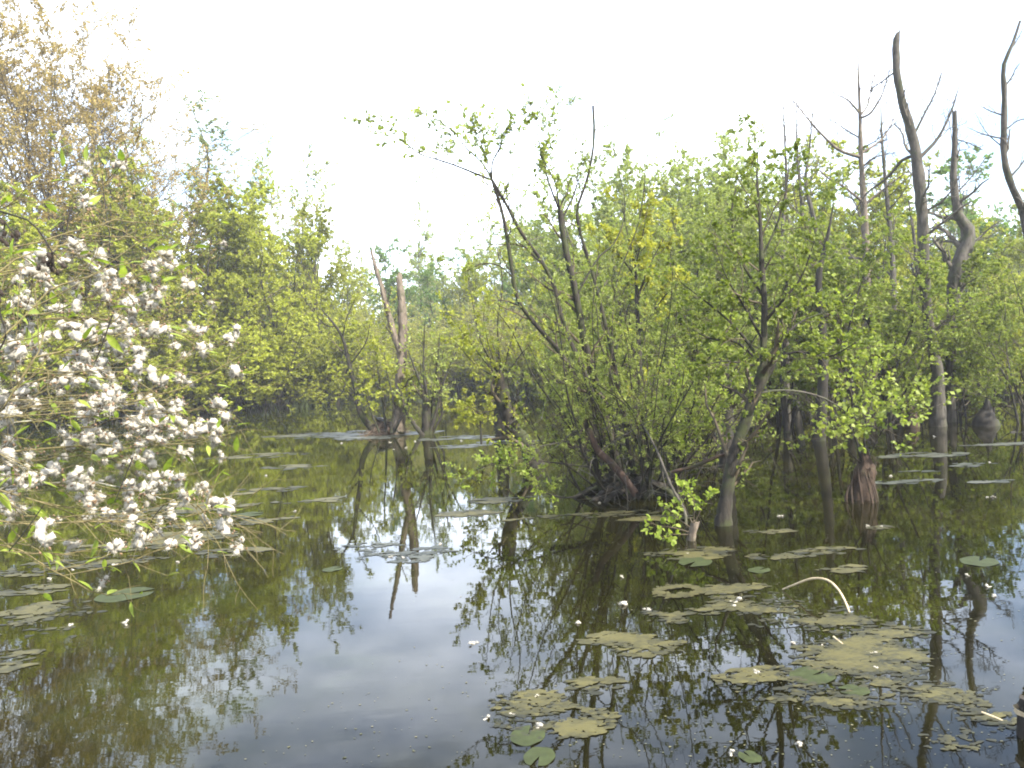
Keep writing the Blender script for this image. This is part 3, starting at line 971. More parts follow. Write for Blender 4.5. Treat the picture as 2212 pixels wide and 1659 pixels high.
LV_TWIGGY = [dict(per=9, t0=.15, ang=.7, len=.38, fall=.4, k=5, up=.05, ratio=.5, rmin=.004, cap=.9), dict(per=5, t0=.2, ang=.75, len=.5, k=3, up=.03, rmin=.003, cap=.4)]
d = 14.4
custom('pollard_willow', 'thick leaning pollard trunk with a spray of shoots left of the thicket', 'tree', 101,
       [st([(1170, 1035), (1150, 994), (1137, 957), (1111, 928), (1089, 873), (1080, 815)], d, [.19, .15, .13, .12, .13, .12]),
        ],
       [poly([(1080, 815), (1040, 740), (1020, 650), (1010, 590)], d, .02, .004), poly([(1082, 815), (1075, 700), (1085, 600), (1055, 450), (1060, 410)], d, .02, .004),
        poly([(1085, 815), (1110, 720), (1150, 650), (1160, 600)], d, .02, .004), poly([(1078, 820), (1000, 720), (970, 680)], d, .016, .004, d + .4),
        poly([(1090, 820), (1130, 760), (1190, 720)], d, .02, .004, d - .4), poly([(1080, 820), (1030, 790), (985, 740)], d, .014, .004, d - .5),
        poly([(1083, 820), (1060, 760), (1045, 690), (1050, 640)], d, .016, .004, d - .4), poly([(1095, 880), (1040, 890), (1000, 870)], d, .012, .004, d - .4)],
       LV_TWIGGY, dict(n=8, size=.06, w=.6, cf=1.5, six=True), (M_BARK, M_TWIG, M_ALDER))
custom('snapped_stump', 'short snapped stump standing behind the leaning pollard', 'stump', 102,
       [st([(1088, 950), (1083, 900), (1080, 850)], 19.5, [.19, .15, .13])], [], [], None, (M_BARK, M_TWIG, M_ALDER), jag=1.5)

# yellow leaved sapling behind the thicket
custom('yellow_sapling', 'slim sapling with yellow leaves rising behind the thicket', 'tree', 103,
       [st([(1385, 985), (1382, 800), (1375, 650), (1372, 580), (1350, 480), (1345, 440)], 14.0, [.06, .05, .045, .035, .02, .008])],
       [poly([(1375, 650), (1410, 560), (1450, 490)], 14, .025, .005), poly([(1374, 600), (1330, 540), (1300, 500)], 14, .02, .005, 13.6),
        poly([(1380, 720), (1420, 660), (1470, 600)], 14, .022, .005, 13.5), poly([(1372, 580), (1390, 500), (1400, 450)], 14, .02, .005)],
       LV_TWIGGY, dict(n=9, size=.09, w=.6, cf=1.2), (M_BARK, M_TWIG, M_YELLOW))
custom('yellow_sprig', 'small bush with yellowish leaves at the edge of the inlet water', 'bush', 104,
       [st([(1040, 960), (1035, 900), (1010, 860)], 18.5, [.03, .02, .01])],
       [poly([(1036, 900), (1000, 880), (975, 880)], 18.5, .012, .004), poly([(1036, 910), (1060, 870), (1070, 840)], 18.5, .012, .004), poly([(1030, 890), (1010, 900), (990, 915)], 18.5, .01, .004)],
       LV_TWIGGY, dict(n=7, size=.06, w=.6, cf=1.2), (M_BARK, M_TWIG, M_YELLOW))

# knotted alder at the near right side of the island
d = 8.7
kn = [poly(p, d, a, b_, e) for p, a, b_, e in [
    ([(1640, 775), (1600, 720), (1560, 680), (1510, 640), (1470, 610)], .022, .005, d - .3),
    ([(1638, 780), (1590, 740), (1530, 730), (1480, 700)], .018, .005, d + .4),
    ([(1655, 780), (1690, 730), (1740, 690), (1800, 670)], .024, .005, d + .2),
    ([(1649, 700), (1690, 650), (1730, 600), (1760, 520)], .020, .005, d - .3),
    ([(1648, 640), (1600, 560), (1580, 470), (1590, 400)], .018, .005, d + .3),
    ([(1645, 560), (1680, 480), (1700, 400), (1705, 330)], .016, .005, d + .3),
    ([(1660, 785), (1720, 760), (1790, 770), (1850, 740)], .018, .005, d - .5),
    ([(1630, 790), (1570, 780), (1520, 790)], .014, .004, d - .5),
    ([(1650, 740), (1600, 650), (1570, 600), (1540, 520)], .018, .005, d - .6),
]]
custom('knotted_alder', 'leaning alder with a swollen dark knot and rounded green leaves', 'tree', 105,
       [st([(1563, 1165), (1562, 1130), (1574, 1040), (1580, 1000), (1600, 940), (1628, 860), (1650, 805), (1662, 782)], d, [.12, .085, .07, .066, .066, .06, .07, .085]),
        st([(1648, 790), (1650, 700), (1650, 640), (1645, 570), (1642, 480), (1635, 380), (1640, 310)], d, [.04, .038, .033, .028, .02, .012, .005])],
       kn, [dict(per=10, t0=.15, ang=.75, len=.42, fall=.4, k=5, up=.05, ratio=.5, rmin=.004, cap=.8), dict(per=5, t0=.15, ang=.8, len=.5, k=3, up=.03, rmin=.003, cap=.32)],
       dict(n=14, size=.041, w=.92, cf=1.5, six=True, keep=.88), (M_BARK, M_TWIG, M_ALDER_DEEP))

# root stump with shoots, out in the water
d = 9.9
b0 = wat(1860, 1082)
root = thing('root_stump', 'broad matted root stump in the water carrying thin leafy shoots', 'stump', tuple(b0))
gg = Geo(); rg = np.random.default_rng(106)
tubes(gg, trace([(1858, 1110), (1860, 1080), (1866, 1040), (1870, 1005), (1868, 985)], d, 12), np.interp(np.linspace(0, 1, 12), [0, .3, .75, 1], [.20, .165, .12, .055]), 22, .11, rg, .12)
part('stump', gg.mesh('stump', True, b0), M_ROOT, root)
for k_ in range(11):
    a = k_ / 11 * 6.28 + rg.normal(0, .2)
    h_ = rg.uniform(.15, .5); q_ = .185 - .15 * h_
    p0 = b0 + [q_ * math.cos(a), q_ * math.sin(a), h_]
    p1 = b0 + [.205 * math.cos(a + .3), .205 * math.sin(a + .3), -.1]
    g2 = Geo(); tubes(g2, smooth([p0, (p0 + p1) / 2 + [.02 * math.cos(a), .02 * math.sin(a), 0], p1], 8), np.linspace(.008, .02, 8), 5, .25, rg)
    part('root', g2.mesh('root', True, b0), M_ROOT, root)
sh = [poly([(1862, 1000), (1845, 930), (1838, 850), (1815, 760), (1800, 690)], d, .024, .005), poly([(1870, 1000), (1868, 930), (1885, 850), (1870, 780)], d, .02, .005, d + .3),
      poly([(1858, 1000), (1820, 960), (1790, 930)], d, .01, .004, d - .4), poly([(1872, 1000), (1900, 940), (1930, 900)], d, .01, .004, d - .3)]
lp = np.array([s[0] for s in sh]); lr = np.array([s[1] for s in sh])
for s in sh:
    g2 = Geo(); tubes(g2, s[0], s[1], 5, .05, rg); part('shoot', g2.mesh('shoot', True, b0), M_BARK, root)
tw, lf = Geo(), Geo()
P, D, t, r, par = spawn(rg, lp, lr, 12, .35, 1, .75); p2, r2 = grow(rg, P, D, rg.uniform(.3, .8, len(P)), np.full(len(P), .006), 5, .2, .05)
tubes(tw, p2, r2, 3)
P, D, t, r, par = spawn(rg, p2, r2, 5, .2, 1, .75); p3, r3 = grow(rg, P, D, rg.uniform(.12, .35, len(P)), np.full(len(P), .003), 3, .2, .05)
tubes(tw, p3, r3, 3); put_leaves(lf, rg, p3, r3, dict(n=6, size=.06, w=.85, cf=1.5))
part('branchwork', tw.mesh('branchwork', False, b0), M_TWIG, root, stuff=True); part('crown', lf.mesh('crown', False, b0), M_ALDER_DEEP, root)

# stems standing in the flooded wood
for sd_, pts, d, rad, lab in [
    (201, [(1768, 960), (1775, 880), (1778, 800), (1776, 700), (1768, 610), (1790, 500), (1800, 440)], 16.5, [.15, .115, .10, .09, .08, .045, .012], 'straight dark alder trunk standing in shade behind the arching branch'),
    (202, [(1568, 1010), (1572, 900), (1570, 820), (1560, 700)], 12.5, [.14, .11, .08, .015], 'dark upright trunk close behind the knotted alder'),
    (203, [(1945, 935), (1935, 880), (1915, 860), (1895, 740), (1875, 690), (1840, 620)], 18.6, [.16, .11, .09, .07, .06, .03], 'dark crooked trunk bending over the water beside the orange stump'),
    (204, [(1835, 930), (1838, 850), (1830, 760), (1820, 690), (1800, 620)], 18.0, [.09, .07, .06, .05, .02], 'slim dark trunk behind the root stump'),
    (205, [(1700, 940), (1690, 840), (1695, 720), (1700, 600)], 18.5, [.08, .06, .05, .02], 'slim dark trunk between the knotted alder and the straight trunk'),
]:
    custom('flooded_trunk', lab, 'tree', sd_, [st(pts, d, rad)], [],
           [dict(per=10, t0=.35, ang=.8, len=.22, fall=.3, k=5, up=.08, ratio=.4, rmin=.008, sides=4), dict(per=6, t0=.2, ang=.8, len=.5, k=4, rmin=.005), dict(per=3, t0=.2, ang=.8, len=.5, k=2, rmin=.004, cap=.4)],
           dict(n=6, size=.085, w=.85), (M_BARKDARK, M_TWIG, M_ALDER_DEEP), group='dark trunks in the flooded wood')

# ------------------------------------------------------------------ dead trees
DEADLV = [dict(per=13, t0=.4, t1=.97, ang=.6, len=.15, fall=.3, k=6, up=.10, ratio=.35, rmin=.012, sides=4, wander=.16), dict(per=5, t0=.2, ang=.7, len=.45, k=4, up=.08, rmin=.008), dict(per=3, t0=.2, ang=.7, len=.5, k=3, rmin=.006, up=.05)]
d = 18.3
custom('broken_trunk', 'tall thick broken dead trunk with jagged snapped top', 'dead tree', 301,
       [st([(2028, 950), (2026, 930), (2026, 860), (2022, 790), (2006, 700), (1996, 580), (1995, 500), (1990, 430), (1983, 370), (1975, 310), (1955, 240), (1942, 190), (1935, 130), (1937, 82)], d,
           [.23, .185, .145, .13, .125, .125, .14, .135, .13, .125, .115, .098, .088, .078], n=26)],
       [poly([(1983, 345), (2025, 300), (2055, 240), (2072, 185)], d, .05, .012), poly([(1970, 300), (2000, 240), (2020, 200), (2035, 150)], d, .035, .01),
        poly([(1982, 335), (1950, 345), (1915, 385), (1870, 420), (1840, 470)], d, .05, .012, d + .8), poly([(1940, 150), (1900, 180), (1872, 200)], d, .03, .01, d + .4),
        poly([(1995, 460), (2040, 430), (2075, 380)], d, .035, .01, d - .5), poly([(1998, 540), (2040, 510), (2075, 515)], d, .025, .008, d - .4)],
       [dict(per=8, t0=.25, t1=.8, ang=.7, len=.30, k=6, up=.10, ratio=.35, rmin=.008, cap=1.4), dict(per=6, t0=.2, ang=.7, len=.5, k=4, up=.08, rmin=.006), dict(per=3, t0=.2, ang=.7, len=.5, k=3, rmin=.005)], None, (M_DEADGREY, M_TWIGGREY, M_ALDER), jag=2.0)
custom('broken_trunk', 'second broken dead trunk with a dark burl halfway up', 'dead tree', 302,
       [st([(2052, 945), (2052, 880), (2054, 790), (2058, 680), (2063, 600), (2082, 545), (2096, 500), (2072, 470), (2064, 440), (2060, 360), (2063, 300), (2062, 243)], d + .9,
           [.15, .125, .11, .105, .115, .15, .20, .14, .09, .08, .065, .055], n=24)],
       [poly([(2064, 420), (2100, 380), (2130, 340)], d + .9, .025, .008), poly([(2063, 300), (2095, 310), (2125, 325)], d + .9, .02, .006), poly([(2080, 545), (2130, 500), (2170, 470)], d + .9, .03, .01)],
       [dict(per=8, t0=.25, t1=.85, ang=.7, len=.4, k=5, up=.08, rmin=.008, cap=1.1), dict(per=5, t0=.2, ang=.7, len=.5, k=4, rmin=.006), dict(per=3, t0=.2, ang=.7, len=.5, k=3, rmin=.005)], None, (M_DEADGREY, M_TWIGGREY, M_ALDER), jag=1.5)
d = 15.0
custom('curved_trunk', 'slender curving dead trunk at the picture edge with an angled tip', 'dead tree', 303,
       [st([(2262, 985), (2258, 900), (2250, 760), (2240, 640), (2222, 520), (2205, 440), (2180, 390), (2168, 330), (2170, 270), (2170, 200), (2167, 150), (2165, 132), (2174, 122), (2185, 100), (2198, 70), (2204, 45)], d,
           [.17, .13, .12, .11, .10, .085, .07, .066, .062, .06, .06, .045, .036, .022], n=26)],
       [poly([(2170, 250), (2140, 240), (2110, 225)], d, .02, .005), poly([(2168, 300), (2125, 290), (2090, 275)], d, .02, .006), poly([(2172, 280), (2200, 260), (2225, 255)], d, .018, .006), poly([(2180, 385), (2210, 350), (2235, 300)], d, .025, .007),
        poly([(2168, 320), (2130, 285), (2105, 240)], d, .014, .004, d + .4)],
       [dict(per=6, t0=.25, ang=.7, len=.4, k=4, up=.06, rmin=.004, cap=.5), dict(per=4, t0=.2, ang=.7, len=.5, k=3, rmin=.003)], None, (M_DEADGREY, M_TWIGGREY, M_ALDER))
d = 23.0
custom('dead_spire', 'bare dead tree with pointed top and long side branches', 'dead tree', 304,
       [st([(1880, 905), (1878, 700), (1872, 560), (1866, 430), (1860, 330), (1858, 250), (1855, 180), (1853, 95)], d, [.19, .16, .14, .115, .095, .07, .045, .01], n=22)],
       [poly([(1862, 340), (1815, 325), (1775, 290), (1740, 250), (1712, 215)], d, .06, .014), poly([(1858, 245), (1830, 215), (1808, 205), (1785, 185)], d, .04, .01),
        poly([(1858, 255), (1880, 245), (1905, 205), (1922, 150)], d, .04, .01, d - .6), poly([(1858, 250), (1875, 225), (1885, 175), (1900, 130)], d, .035, .01, d + .5),
        poly([(1862, 330), (1900, 305), (1925, 270), (1940, 235)], d, .045, .012, d + .5), poly([(1860, 300), (1820, 275), (1790, 255)], d, .03, .01, d + .6),
        poly([(1868, 440), (1825, 405), (1790, 385), (1760, 360)], d, .05, .014, d - .5), poly([(1870, 440), (1920, 400), (1960, 370)], d, .05, .014, d - .4), poly([(1864, 360), (1890, 340), (1935, 330)], d, .035, .01, d - .6)],
       [dict(per=11, t0=.2, ang=.75, len=.16, fall=.2, k=6, up=.12, ratio=.4, rmin=.009, cap=1.5), dict(per=6, t0=.2, ang=.7, len=.45, k=4, up=.08, rmin=.007), dict(per=3, t0=.2, ang=.7, len=.5, k=3, rmin=.006)], None, (M_DEAD, M_TWIGGREY, M_ALDER))
for sd_, pts, d, rad, lab in [
    (305, [(1935, 880), (1930, 700), (1928, 560), (1915, 420), (1905, 300), (1903, 230)], 24.0, [.13, .11, .10, .07, .05, .02], 'thin pale dead pole left of the tall broken trunk'),
    (306, [(1970, 900), (1975, 760), (1985, 640), (1975, 520), (1962, 430)], 24.5, [.12, .11, .10, .06, .02], 'thin leaning dead pole close behind the tall broken trunk'),
    (307, [(1720, 880), (1738, 640), (1735, 520), (1730, 420), (1722, 330), (1720, 210)], 26.0, [.12, .10, .09, .07, .05, .01], 'bare grey sapling with upright twigs left of the dead spire'),
    (308, [(1700, 880), (1695, 640), (1690, 500), (1698, 400), (1695, 300), (1690, 180)], 27.0, [.12, .10, .09, .06, .04, .01], 'bare grey sapling with upright twigs nearest the pale crowns'),
    (309, [(1795, 880), (1778, 640), (1760, 480), (1740, 400), (1748, 330), (1755, 240)], 25.0, [.13, .11, .10, .08, .05, .01], 'bare crooked sapling leaning left below the dead spire'),
    (310, [(2085, 880), (2090, 640), (2075, 480), (2060, 330), (2045, 215), (2050, 170)], 30.0, [.09, .08, .06, .04, .02, .008], 'thin pale whip standing between the two broken trunks'),
]:
    custom('bare_sapling', lab, 'dead tree', sd_, [st(pts, d, rad)], [], DEADLV, None, (M_DEADGREY, M_TWIGGREY, M_ALDER), group='bare saplings among the dead trees')

# ------------------------------------------------------------------ the nest islet with its snags
d = 23.4
custom('forked_snag', 'forked dead snag, a long thin prong beside a thick short one', 'dead tree', 401,
       [st([(858, 945), (862, 880), (866, 800), (870, 720), (868, 660), (863, 612)], d, [.24, .19, .15, .15, .14, .10], n=20),
        st([(864, 760), (852, 725), (838, 672), (824, 618), (812, 580), (802, 543)], d - .1, [.11, .10, .09, .08, .065, .04], n=18)],
       [], [dict(per=8, t0=.1, t1=.55, ang=.7, len=.2, k=4, up=.04, ratio=.3, rmin=.008, cap=.9), dict(per=5, t0=.2, ang=.7, len=.5, k=3, rmin=.006, cap=.5)],
       dict(n=4, size=.09, w=.8, keep=.5), (M_DEAD, M_TWIG, M_ALDER), jag=1.8)
custom('leaning_alder', 'leafy alder leaning away to the left of the twig nest', 'tree', 402,
       [st([(812, 935), (780, 895), (768, 840), (755, 790), (742, 735), (725, 705), (700, 675), (685, 655)], d, [.12, .09, .08, .075, .06, .045, .03, .012], n=18)],
       [poly([(740, 730), (748, 690), (765, 650)], d, .03, .008), poly([(755, 790), (790, 740), (800, 690)], d, .03, .008, d - .4), poly([(725, 705), (700, 700), (660, 650), (640, 620)], d, .02, .006, d - .3), poly([(770, 850), (740, 820), (720, 790)], d, .025, .008, d - .4)],
       [dict(per=8, t0=.15, ang=.75, len=.35, k=5, up=.05, ratio=.45, rmin=.007, cap=1.1), dict(per=5, t0=.2, ang=.8, len=.5, k=3, rmin=.005, cap=.5)],
       dict(n=5, size=.085, w=.9, keep=.6), (M_BARK, M_TWIG, M_ALDER))
custom('nest_shrub', 'leafy shrub of thin stems growing around the twig nest', 'bush', 403,
       [st([(835, 935), (825, 860), (815, 790), (810, 740)], d - .3, [.04, .03, .02, .008]), st([(845, 935), (850, 870), (835, 800), (830, 760)], d - .6, [.035, .03, .02, .008]),
        st([(852, 935), (880, 870), (890, 810)], d - .4, [.035, .03, .01]), st([(820, 935), (795, 870), (785, 820)], d - .6, [.03, .02, .01])],
       [], [dict(per=10, t0=.25, ang=.75, len=.35, k=4, up=.05, ratio=.45, rmin=.007, cap=.8), dict(per=5, t0=.2, ang=.8, len=.5, k=3, rmin=.005, cap=.45)],
       dict(n=6, size=.09, w=.85), (M_BARK, M_TWIG, M_ALDER), stem_name='stem')
custom('willow_shrub', 'many stemmed shrub in the water right of the twig nest', 'bush', 404,
       [st([(918, 945), (920, 900), (915, 850), (890, 780), (875, 740)], d - .6, [.15, .12, .06, .03, .01]), st([(922, 945), (925, 880), (915, 800), (917, 700)], d - .6, [.10, .06, .035, .01]),
        st([(926, 945), (945, 880), (960, 820), (985, 760)], d - .6, [.08, .045, .03, .01]), st([(916, 945), (890, 910), (875, 880), (868, 850)], d - .8, [.08, .07, .06, .04]),
        st([(930, 945), (945, 915), (955, 890), (950, 840), (960, 790)], d - .5, [.05, .04, .035, .02, .01]), st([(922, 945), (935, 860), (945, 780), (950, 720)], d - .2, [.06, .04, .025, .01])],
       [], [dict(per=11, t0=.25, ang=.65, len=.33, k=5, up=.05, ratio=.45, rmin=.007, cap=.9), dict(per=5, t0=.2, ang=.75, len=.5, k=3, rmin=.005, cap=.45)],
       dict(n=5, size=.085, w=.7, keep=.8), (M_BARK, M_TWIG, M_SALLOW), stem_name='stem')
rg = np.random.default_rng(405)
nb = wat(832, 938)
nest = thing('twig_nest', 'heap of brown twigs forming a nest at the foot of the forked snag', 'nest', tuple(nb))
gg = Geo()
n = 420
a = rg.uniform(0, 6.28, n); q = np.sqrt(rg.random(n))
P0 = np.stack([nb[0] + .58 * q * np.cos(a), nb[1] + .5 * q * np.sin(a), .50 * (1 - q ** 1.6) * rg.uniform(.6, 1.1, n)], -1)
D0 = np.stack([np.cos(a + rg.normal(1.2, .7, n)), np.sin(a + rg.normal(1.2, .7, n)), rg.normal(-.15, .25, n)], -1)
p2, r2 = grow(rg, P0, D0, rg.uniform(.2, .6, n), rg.uniform(.006, .013, n), 4, .15, -.05)
p2[..., 2] = np.maximum(p2[..., 2], -.03)
tubes(gg, p2, r2, 4)
part('twigwork', gg.mesh('twigwork', False, nb), M_NEST, nest, stuff=True)
gg = Geo()
th = np.linspace(0, 2 * math.pi, 24, endpoint=False)
rings = []
for f, zz in [(1.0, -.05), (.9, .10), (.7, .26), (.4, .38), (.15, .35)]:
    rings.append(np.stack([nb[0] + .55 * f * np.cos(th) * (1 + .1 * rg.normal(0, 1, 24)), nb[1] + .48 * f * np.sin(th), zz + .03 * rg.normal(0, 1, 24)], -1))
V = np.vstack(rings)
F = [(r_ * 24 + i, r_ * 24 + (i + 1) % 24, (r_ + 1) * 24 + (i + 1) % 24, (r_ + 1) * 24 + i) for r_ in range(4) for i in range(24)]
gg.add(V, F)
gg.add(np.vstack([rings[-1], rings[-1].mean(0)]), [(i, (i + 1) % 24, 24) for i in range(24)])
part('mound', gg.mesh('mound', True, nb), M_ROOT, nest)
gg = Geo()
tubes(gg, smooth([nb + [.2, -.3, .33], nb + [.45, -.4, .12], nb + [.75, -.45, -.03]], 8), np.linspace(.05, .03, 8), 7, .1, rg, .05)
part('branch', gg.mesh('branch', True, nb), M_DEADGREY, nest, label='pale slanting branch at the foot of the nest')

# the bird on the nest: one body from tail to head, and its bill
bb = nb + np.array([-.12, -.05, .43])
sec = [(-.20, .075, .008, .012), (-.16, .062, .035, .03), (-.10, .05, .065, .055), (-.02, .045, .085, .072), (.06, .05, .078, .07), (.105, .085, .05, .055), (.125, .13, .034, .034), (.145, .162, .034, .032), (.175, .168, .028, .026), (.198, .162, .012, .012)]
th = np.linspace(0, 2 * math.pi, 12, endpoint=False)
gg = Geo()
V = np.vstack([np.stack([bb[0] - np.full(12, u), bb[1] + w_ * np.cos(th) - u * .3, bb[2] + zc + h_ * np.sin(th)], -1) for u, zc, w_, h_ in sec])
gg.add(V, [(r_ * 12 + i, r_ * 12 + (i + 1) % 12, (r_ + 1) * 12 + (i + 1) % 12, (r_ + 1) * 12 + i) for r_ in range(len(sec) - 1) for i in range(12)])
coot = single('bird', gg.mesh('bird', True, bb), M_COOT, 'dark water bird sitting low on the twig nest', 'bird', tuple(bb))
gg = Geo()
tip = bb + [-.235, -.07, .155]
ring = np.stack([bb[0] - np.full(8, .196), bb[1] - .059 + .011 * np.cos(th[:8] * 1.5), bb[2] + .162 + .011 * np.sin(th[:8] * 1.5)], -1)
gg.add(np.vstack([ring, tip]), [(i, (i + 1) % 8, 8) for i in range(8)])
part('bill', gg.mesh('bill', True, bb), M_BILL, coot)

# reeds at the far edge
rb = at(655, 868, 46); rb[2] = 0
gg = Geo(); rg = np.random.default_rng(407)
n = 90
P0 = np.stack([rb[0] + rg.normal(0, .7, n), rb[1] + rg.normal(0, .5, n), np.full(n, -.1)], -1)
p2, r2 = grow(rg, P0, rg.normal(0, .18, (n, 3)) + [0, 0, 1], rg.uniform(1.0, 2.2, n), np.full(n, .014), 4, .06, 0, .1)
tubes(gg, p2, r2, 3)
single('reed_clump', gg.mesh('reed_clump', False, rb), M_REED, 'clump of thin upright reeds at the foot of the shore alders', 'reeds', tuple(rb))

gg = Geo(); rg = np.random.default_rng(408)
n = 5200
X0 = rg.uniform(-30, 30, n); Y0 = shore(X0) + rg.normal(-.1, .7, n)
P0 = np.stack([X0, Y0, ground_z(X0, Y0) * .5 - .1], -1)
p2, r2 = grow(rg, P0, rg.normal(0, .28, (n, 3)) + [0, 0, 1], rg.uniform(.4, 1.3, n) * (.5 + fbm(X0 * .4 + 40, Y0 * .4, 12)), np.full(n, .018), 3, .14, -.08, .15)
tubes(gg, p2, r2, 3)
setting('sedge_grass', gg.mesh('sedge_grass'), M_REED, 'stuff')
# ------------------------------------------------------------------ logs, stumps, dead branches
def log(name, label, cat, pts, d, rad, mat, d2=None, n=14, jag=.05, sides=9, group=None, seed=1):
    rg = np.random.default_rng(seed)
    P, R = st(pts, d, rad, d2, n)
    gg = Geo(); tubes(gg, P, R, sides, .06, rg, jag)
    o = P[0]
    return single(name, gg.mesh(name, True, o), mat, label, cat, tuple(o), group)


log('fallen_log', 'reddish brown fallen log slanting into the water inside the thicket', 'log', [(1272, 925), (1290, 970), (1325, 1005), (1350, 1035), (1372, 1066)], 10.3, [.04, .05, .052, .05, .05], M_RED, 10.0, seed=2)
log('fallen_branch', 'knobbly brown branch lying level across the back of the thicket', 'branch', [(1180, 953), (1215, 955), (1240, 965), (1270, 975), (1320, 985)], 11.3, [.03, .035, .045, .03, .025], M_RED, 10.8, seed=3)
log('dead_branch', 'orange brown dead branch propped between the thicket and knotted alder', 'branch', [(1450, 1020), (1500, 1007), (1540, 990), (1575, 978)], 9.2, [.018, .022, .022, .018], M_RED, 9.0, seed=4)
log('dead_branch', 'grey bare branch sloping down to the broken stub before the thicket', 'branch', [(1390, 920), (1420, 975), (1450, 1050), (1478, 1100), (1482, 1130)], 8.9, [.008, .012, .016, .018, .016], M_DEADGREY, 8.5, seed=5)
arch = log('arching_branch', 'long thin dead branch arching through the shade right of the knotted alder', 'branch', [(1600, 870), (1640, 850), (1690, 843), (1740, 848), (1790, 865), (1850, 905), (1880, 930)], 9.3, [.012, .014, .014, .013, .010, .006, .004], M_DEADGREY, 9.6, seed=6)
gg = Geo(); rg = np.random.default_rng(6)
P, R = st([(1600, 870), (1640, 850), (1690, 843), (1740, 848), (1790, 865), (1850, 905), (1880, 930)], 9.3, [.012, .01], 9.6)
p_, D, t, r, par = spawn(rg, P[None], R[None], 22, .3, .95, .8); D[:, 2] = -np.abs(D[:, 2]) - .3
p2, r2 = grow(rg, p_, D, rg.uniform(.2, .7, len(p_)), np.full(len(p_), .004), 5, .12, -.04)
tubes(gg, p2, r2, 3)
part('branchwork', gg.mesh('branchwork', False, P[0]), M_DEADGREY, arch, stuff=True)
log('dark_stump', 'small dark cone shaped stump standing in water near the picture edge', 'stump', [(2130, 925), (2129, 905), (2132, 890), (2133, 865)], 18.0, [.34, .26, .12, .05], M_BARKDARK, jag=.2, sides=12, seed=7)
log('orange_stump', 'small orange brown stump beside the dark crooked trunk', 'stump', [(1972, 928), (1970, 910), (1965, 885), (1963, 860)], 18.4, [.20, .15, .09, .04], M_RED, jag=.2, sides=10, seed=8)
log('dark_stump', 'low dark rotten stump cut by the picture edge', 'stump', [(2210, 962), (2206, 950), (2203, 940)], 16.2, [.35, .3, .15], M_BARKDARK, jag=.1, sides=12, seed=9)
log('dry_reed', 'pale dry stem bent in an arch over the yellow algae', 'stem', [(1690, 1273), (1718, 1262), (1752, 1250), (1785, 1252), (1808, 1270), (1826, 1300), (1840, 1338), (1846, 1350)], 6.2, [.005, .008, .009, .009, .009, .008, .007, .006], M_STRAW, 5.45, 22, .0, 7, seed=10)
log('floating_stick', 'tan stick poking out of the water at the picture corner', 'stick', [(2120, 1538), (2160, 1556), (2195, 1578), (2240, 1606)], 3.95, [.004, .009, .012, .013], M_STRAW, 3.72, 12, .01, 7, seed=11)
log('floating_stick', 'thin stick lying on the yellow algae below the arched stem', 'stick', [(1800, 1375), (1830, 1400), (1868, 1432)], 5.1, [.006, .008, .005], M_STRAW, 4.75, 10, .01, 6, seed=12)
pb = wat(2212, 1592)
post = thing('post_stub', 'short black wooden post with a pale rim, cut by the picture edge', 'post', tuple(pb))
gg = Geo(); rg = np.random.default_rng(411)
tubes(gg, smooth([pb + [.03, 0, -.4], pb + [.03, 0, .02], pb + [.03, 0, .115]], 8), np.full(8, .062), 8, .05, rg)
part('post', gg.mesh('post', False, pb), M_BARKDARK, post)
gg = Geo(); tubes(gg, smooth([pb + [.03, 0, .116], pb + [.03, 0, .125], pb + [.03, 0, .142]], 4), np.full(4, .066), 8, .04, rg)
part('rim', gg.mesh('rim', False, pb), M_STRAW, post)
gg = Geo(); tubes(gg, smooth([pb + [.035, 0, .143], pb + [.035, 0, .16], pb + [.035, 0, .19]], 5), np.linspace(.06, .05, 5), 8, .08, rg, .03)
part('top', gg.mesh('top', False, pb), M_BARKDARK, post)
# broken stub with fresh leaves
sb = wat(1497, 1165)
stub = thing('leafy_stub', 'pale broken stub in the water sprouting fresh bright leaves', 'stump', tuple(sb))
gg = Geo(); rg = np.random.default_rng(410)
tubes(gg, trace([(1494, 1170), (1496, 1150), (1502, 1132)], 8.05, 8), np.linspace(.05, .04, 8), 9, .12, rg, .05)
part('stub', gg.mesh('stub', True, sb), M_DEAD, stub)
tw, lf = Geo(), Geo()
sp = [poly(p, 8.05, .008, .003, 8.05 + e) for p, e in [([(1490, 1150), (1455, 1140), (1420, 1135), (1405, 1128)], -.2), ([(1492, 1140), (1465, 1120), (1440, 1095)], .1), ([(1498, 1130), (1500, 1090), (1490, 1050)], .1),
                                                      ([(1500, 1130), (1520, 1090), (1535, 1060)], -.1), ([(1488, 1155), (1450, 1155), (1430, 1165)], -.25), ([(1496, 1132), (1475, 1085), (1460, 1040)], .3)]]
lp = np.array([s[0] for s in sp]); lr = np.array([s[1] for s in sp])
tubes(tw, lp, lr, 4)
P, D, t, r, par = spawn(rg, lp, lr, 8, .3, 1, .8); p2, r2 = grow(rg, P, D, rg.uniform(.05, .16, len(P)), np.full(len(P), .003), 3, .2, .1)
tubes(tw, p2, r2, 3); put_leaves(lf, rg, p2, r2, dict(n=5, size=.055, w=.75, six=True, cf=3))
part('shoot', tw.mesh('shoot', False, sb), M_TWIG, stub); part('crown', lf.mesh('crown', False, sb), M_FRESH, stub)


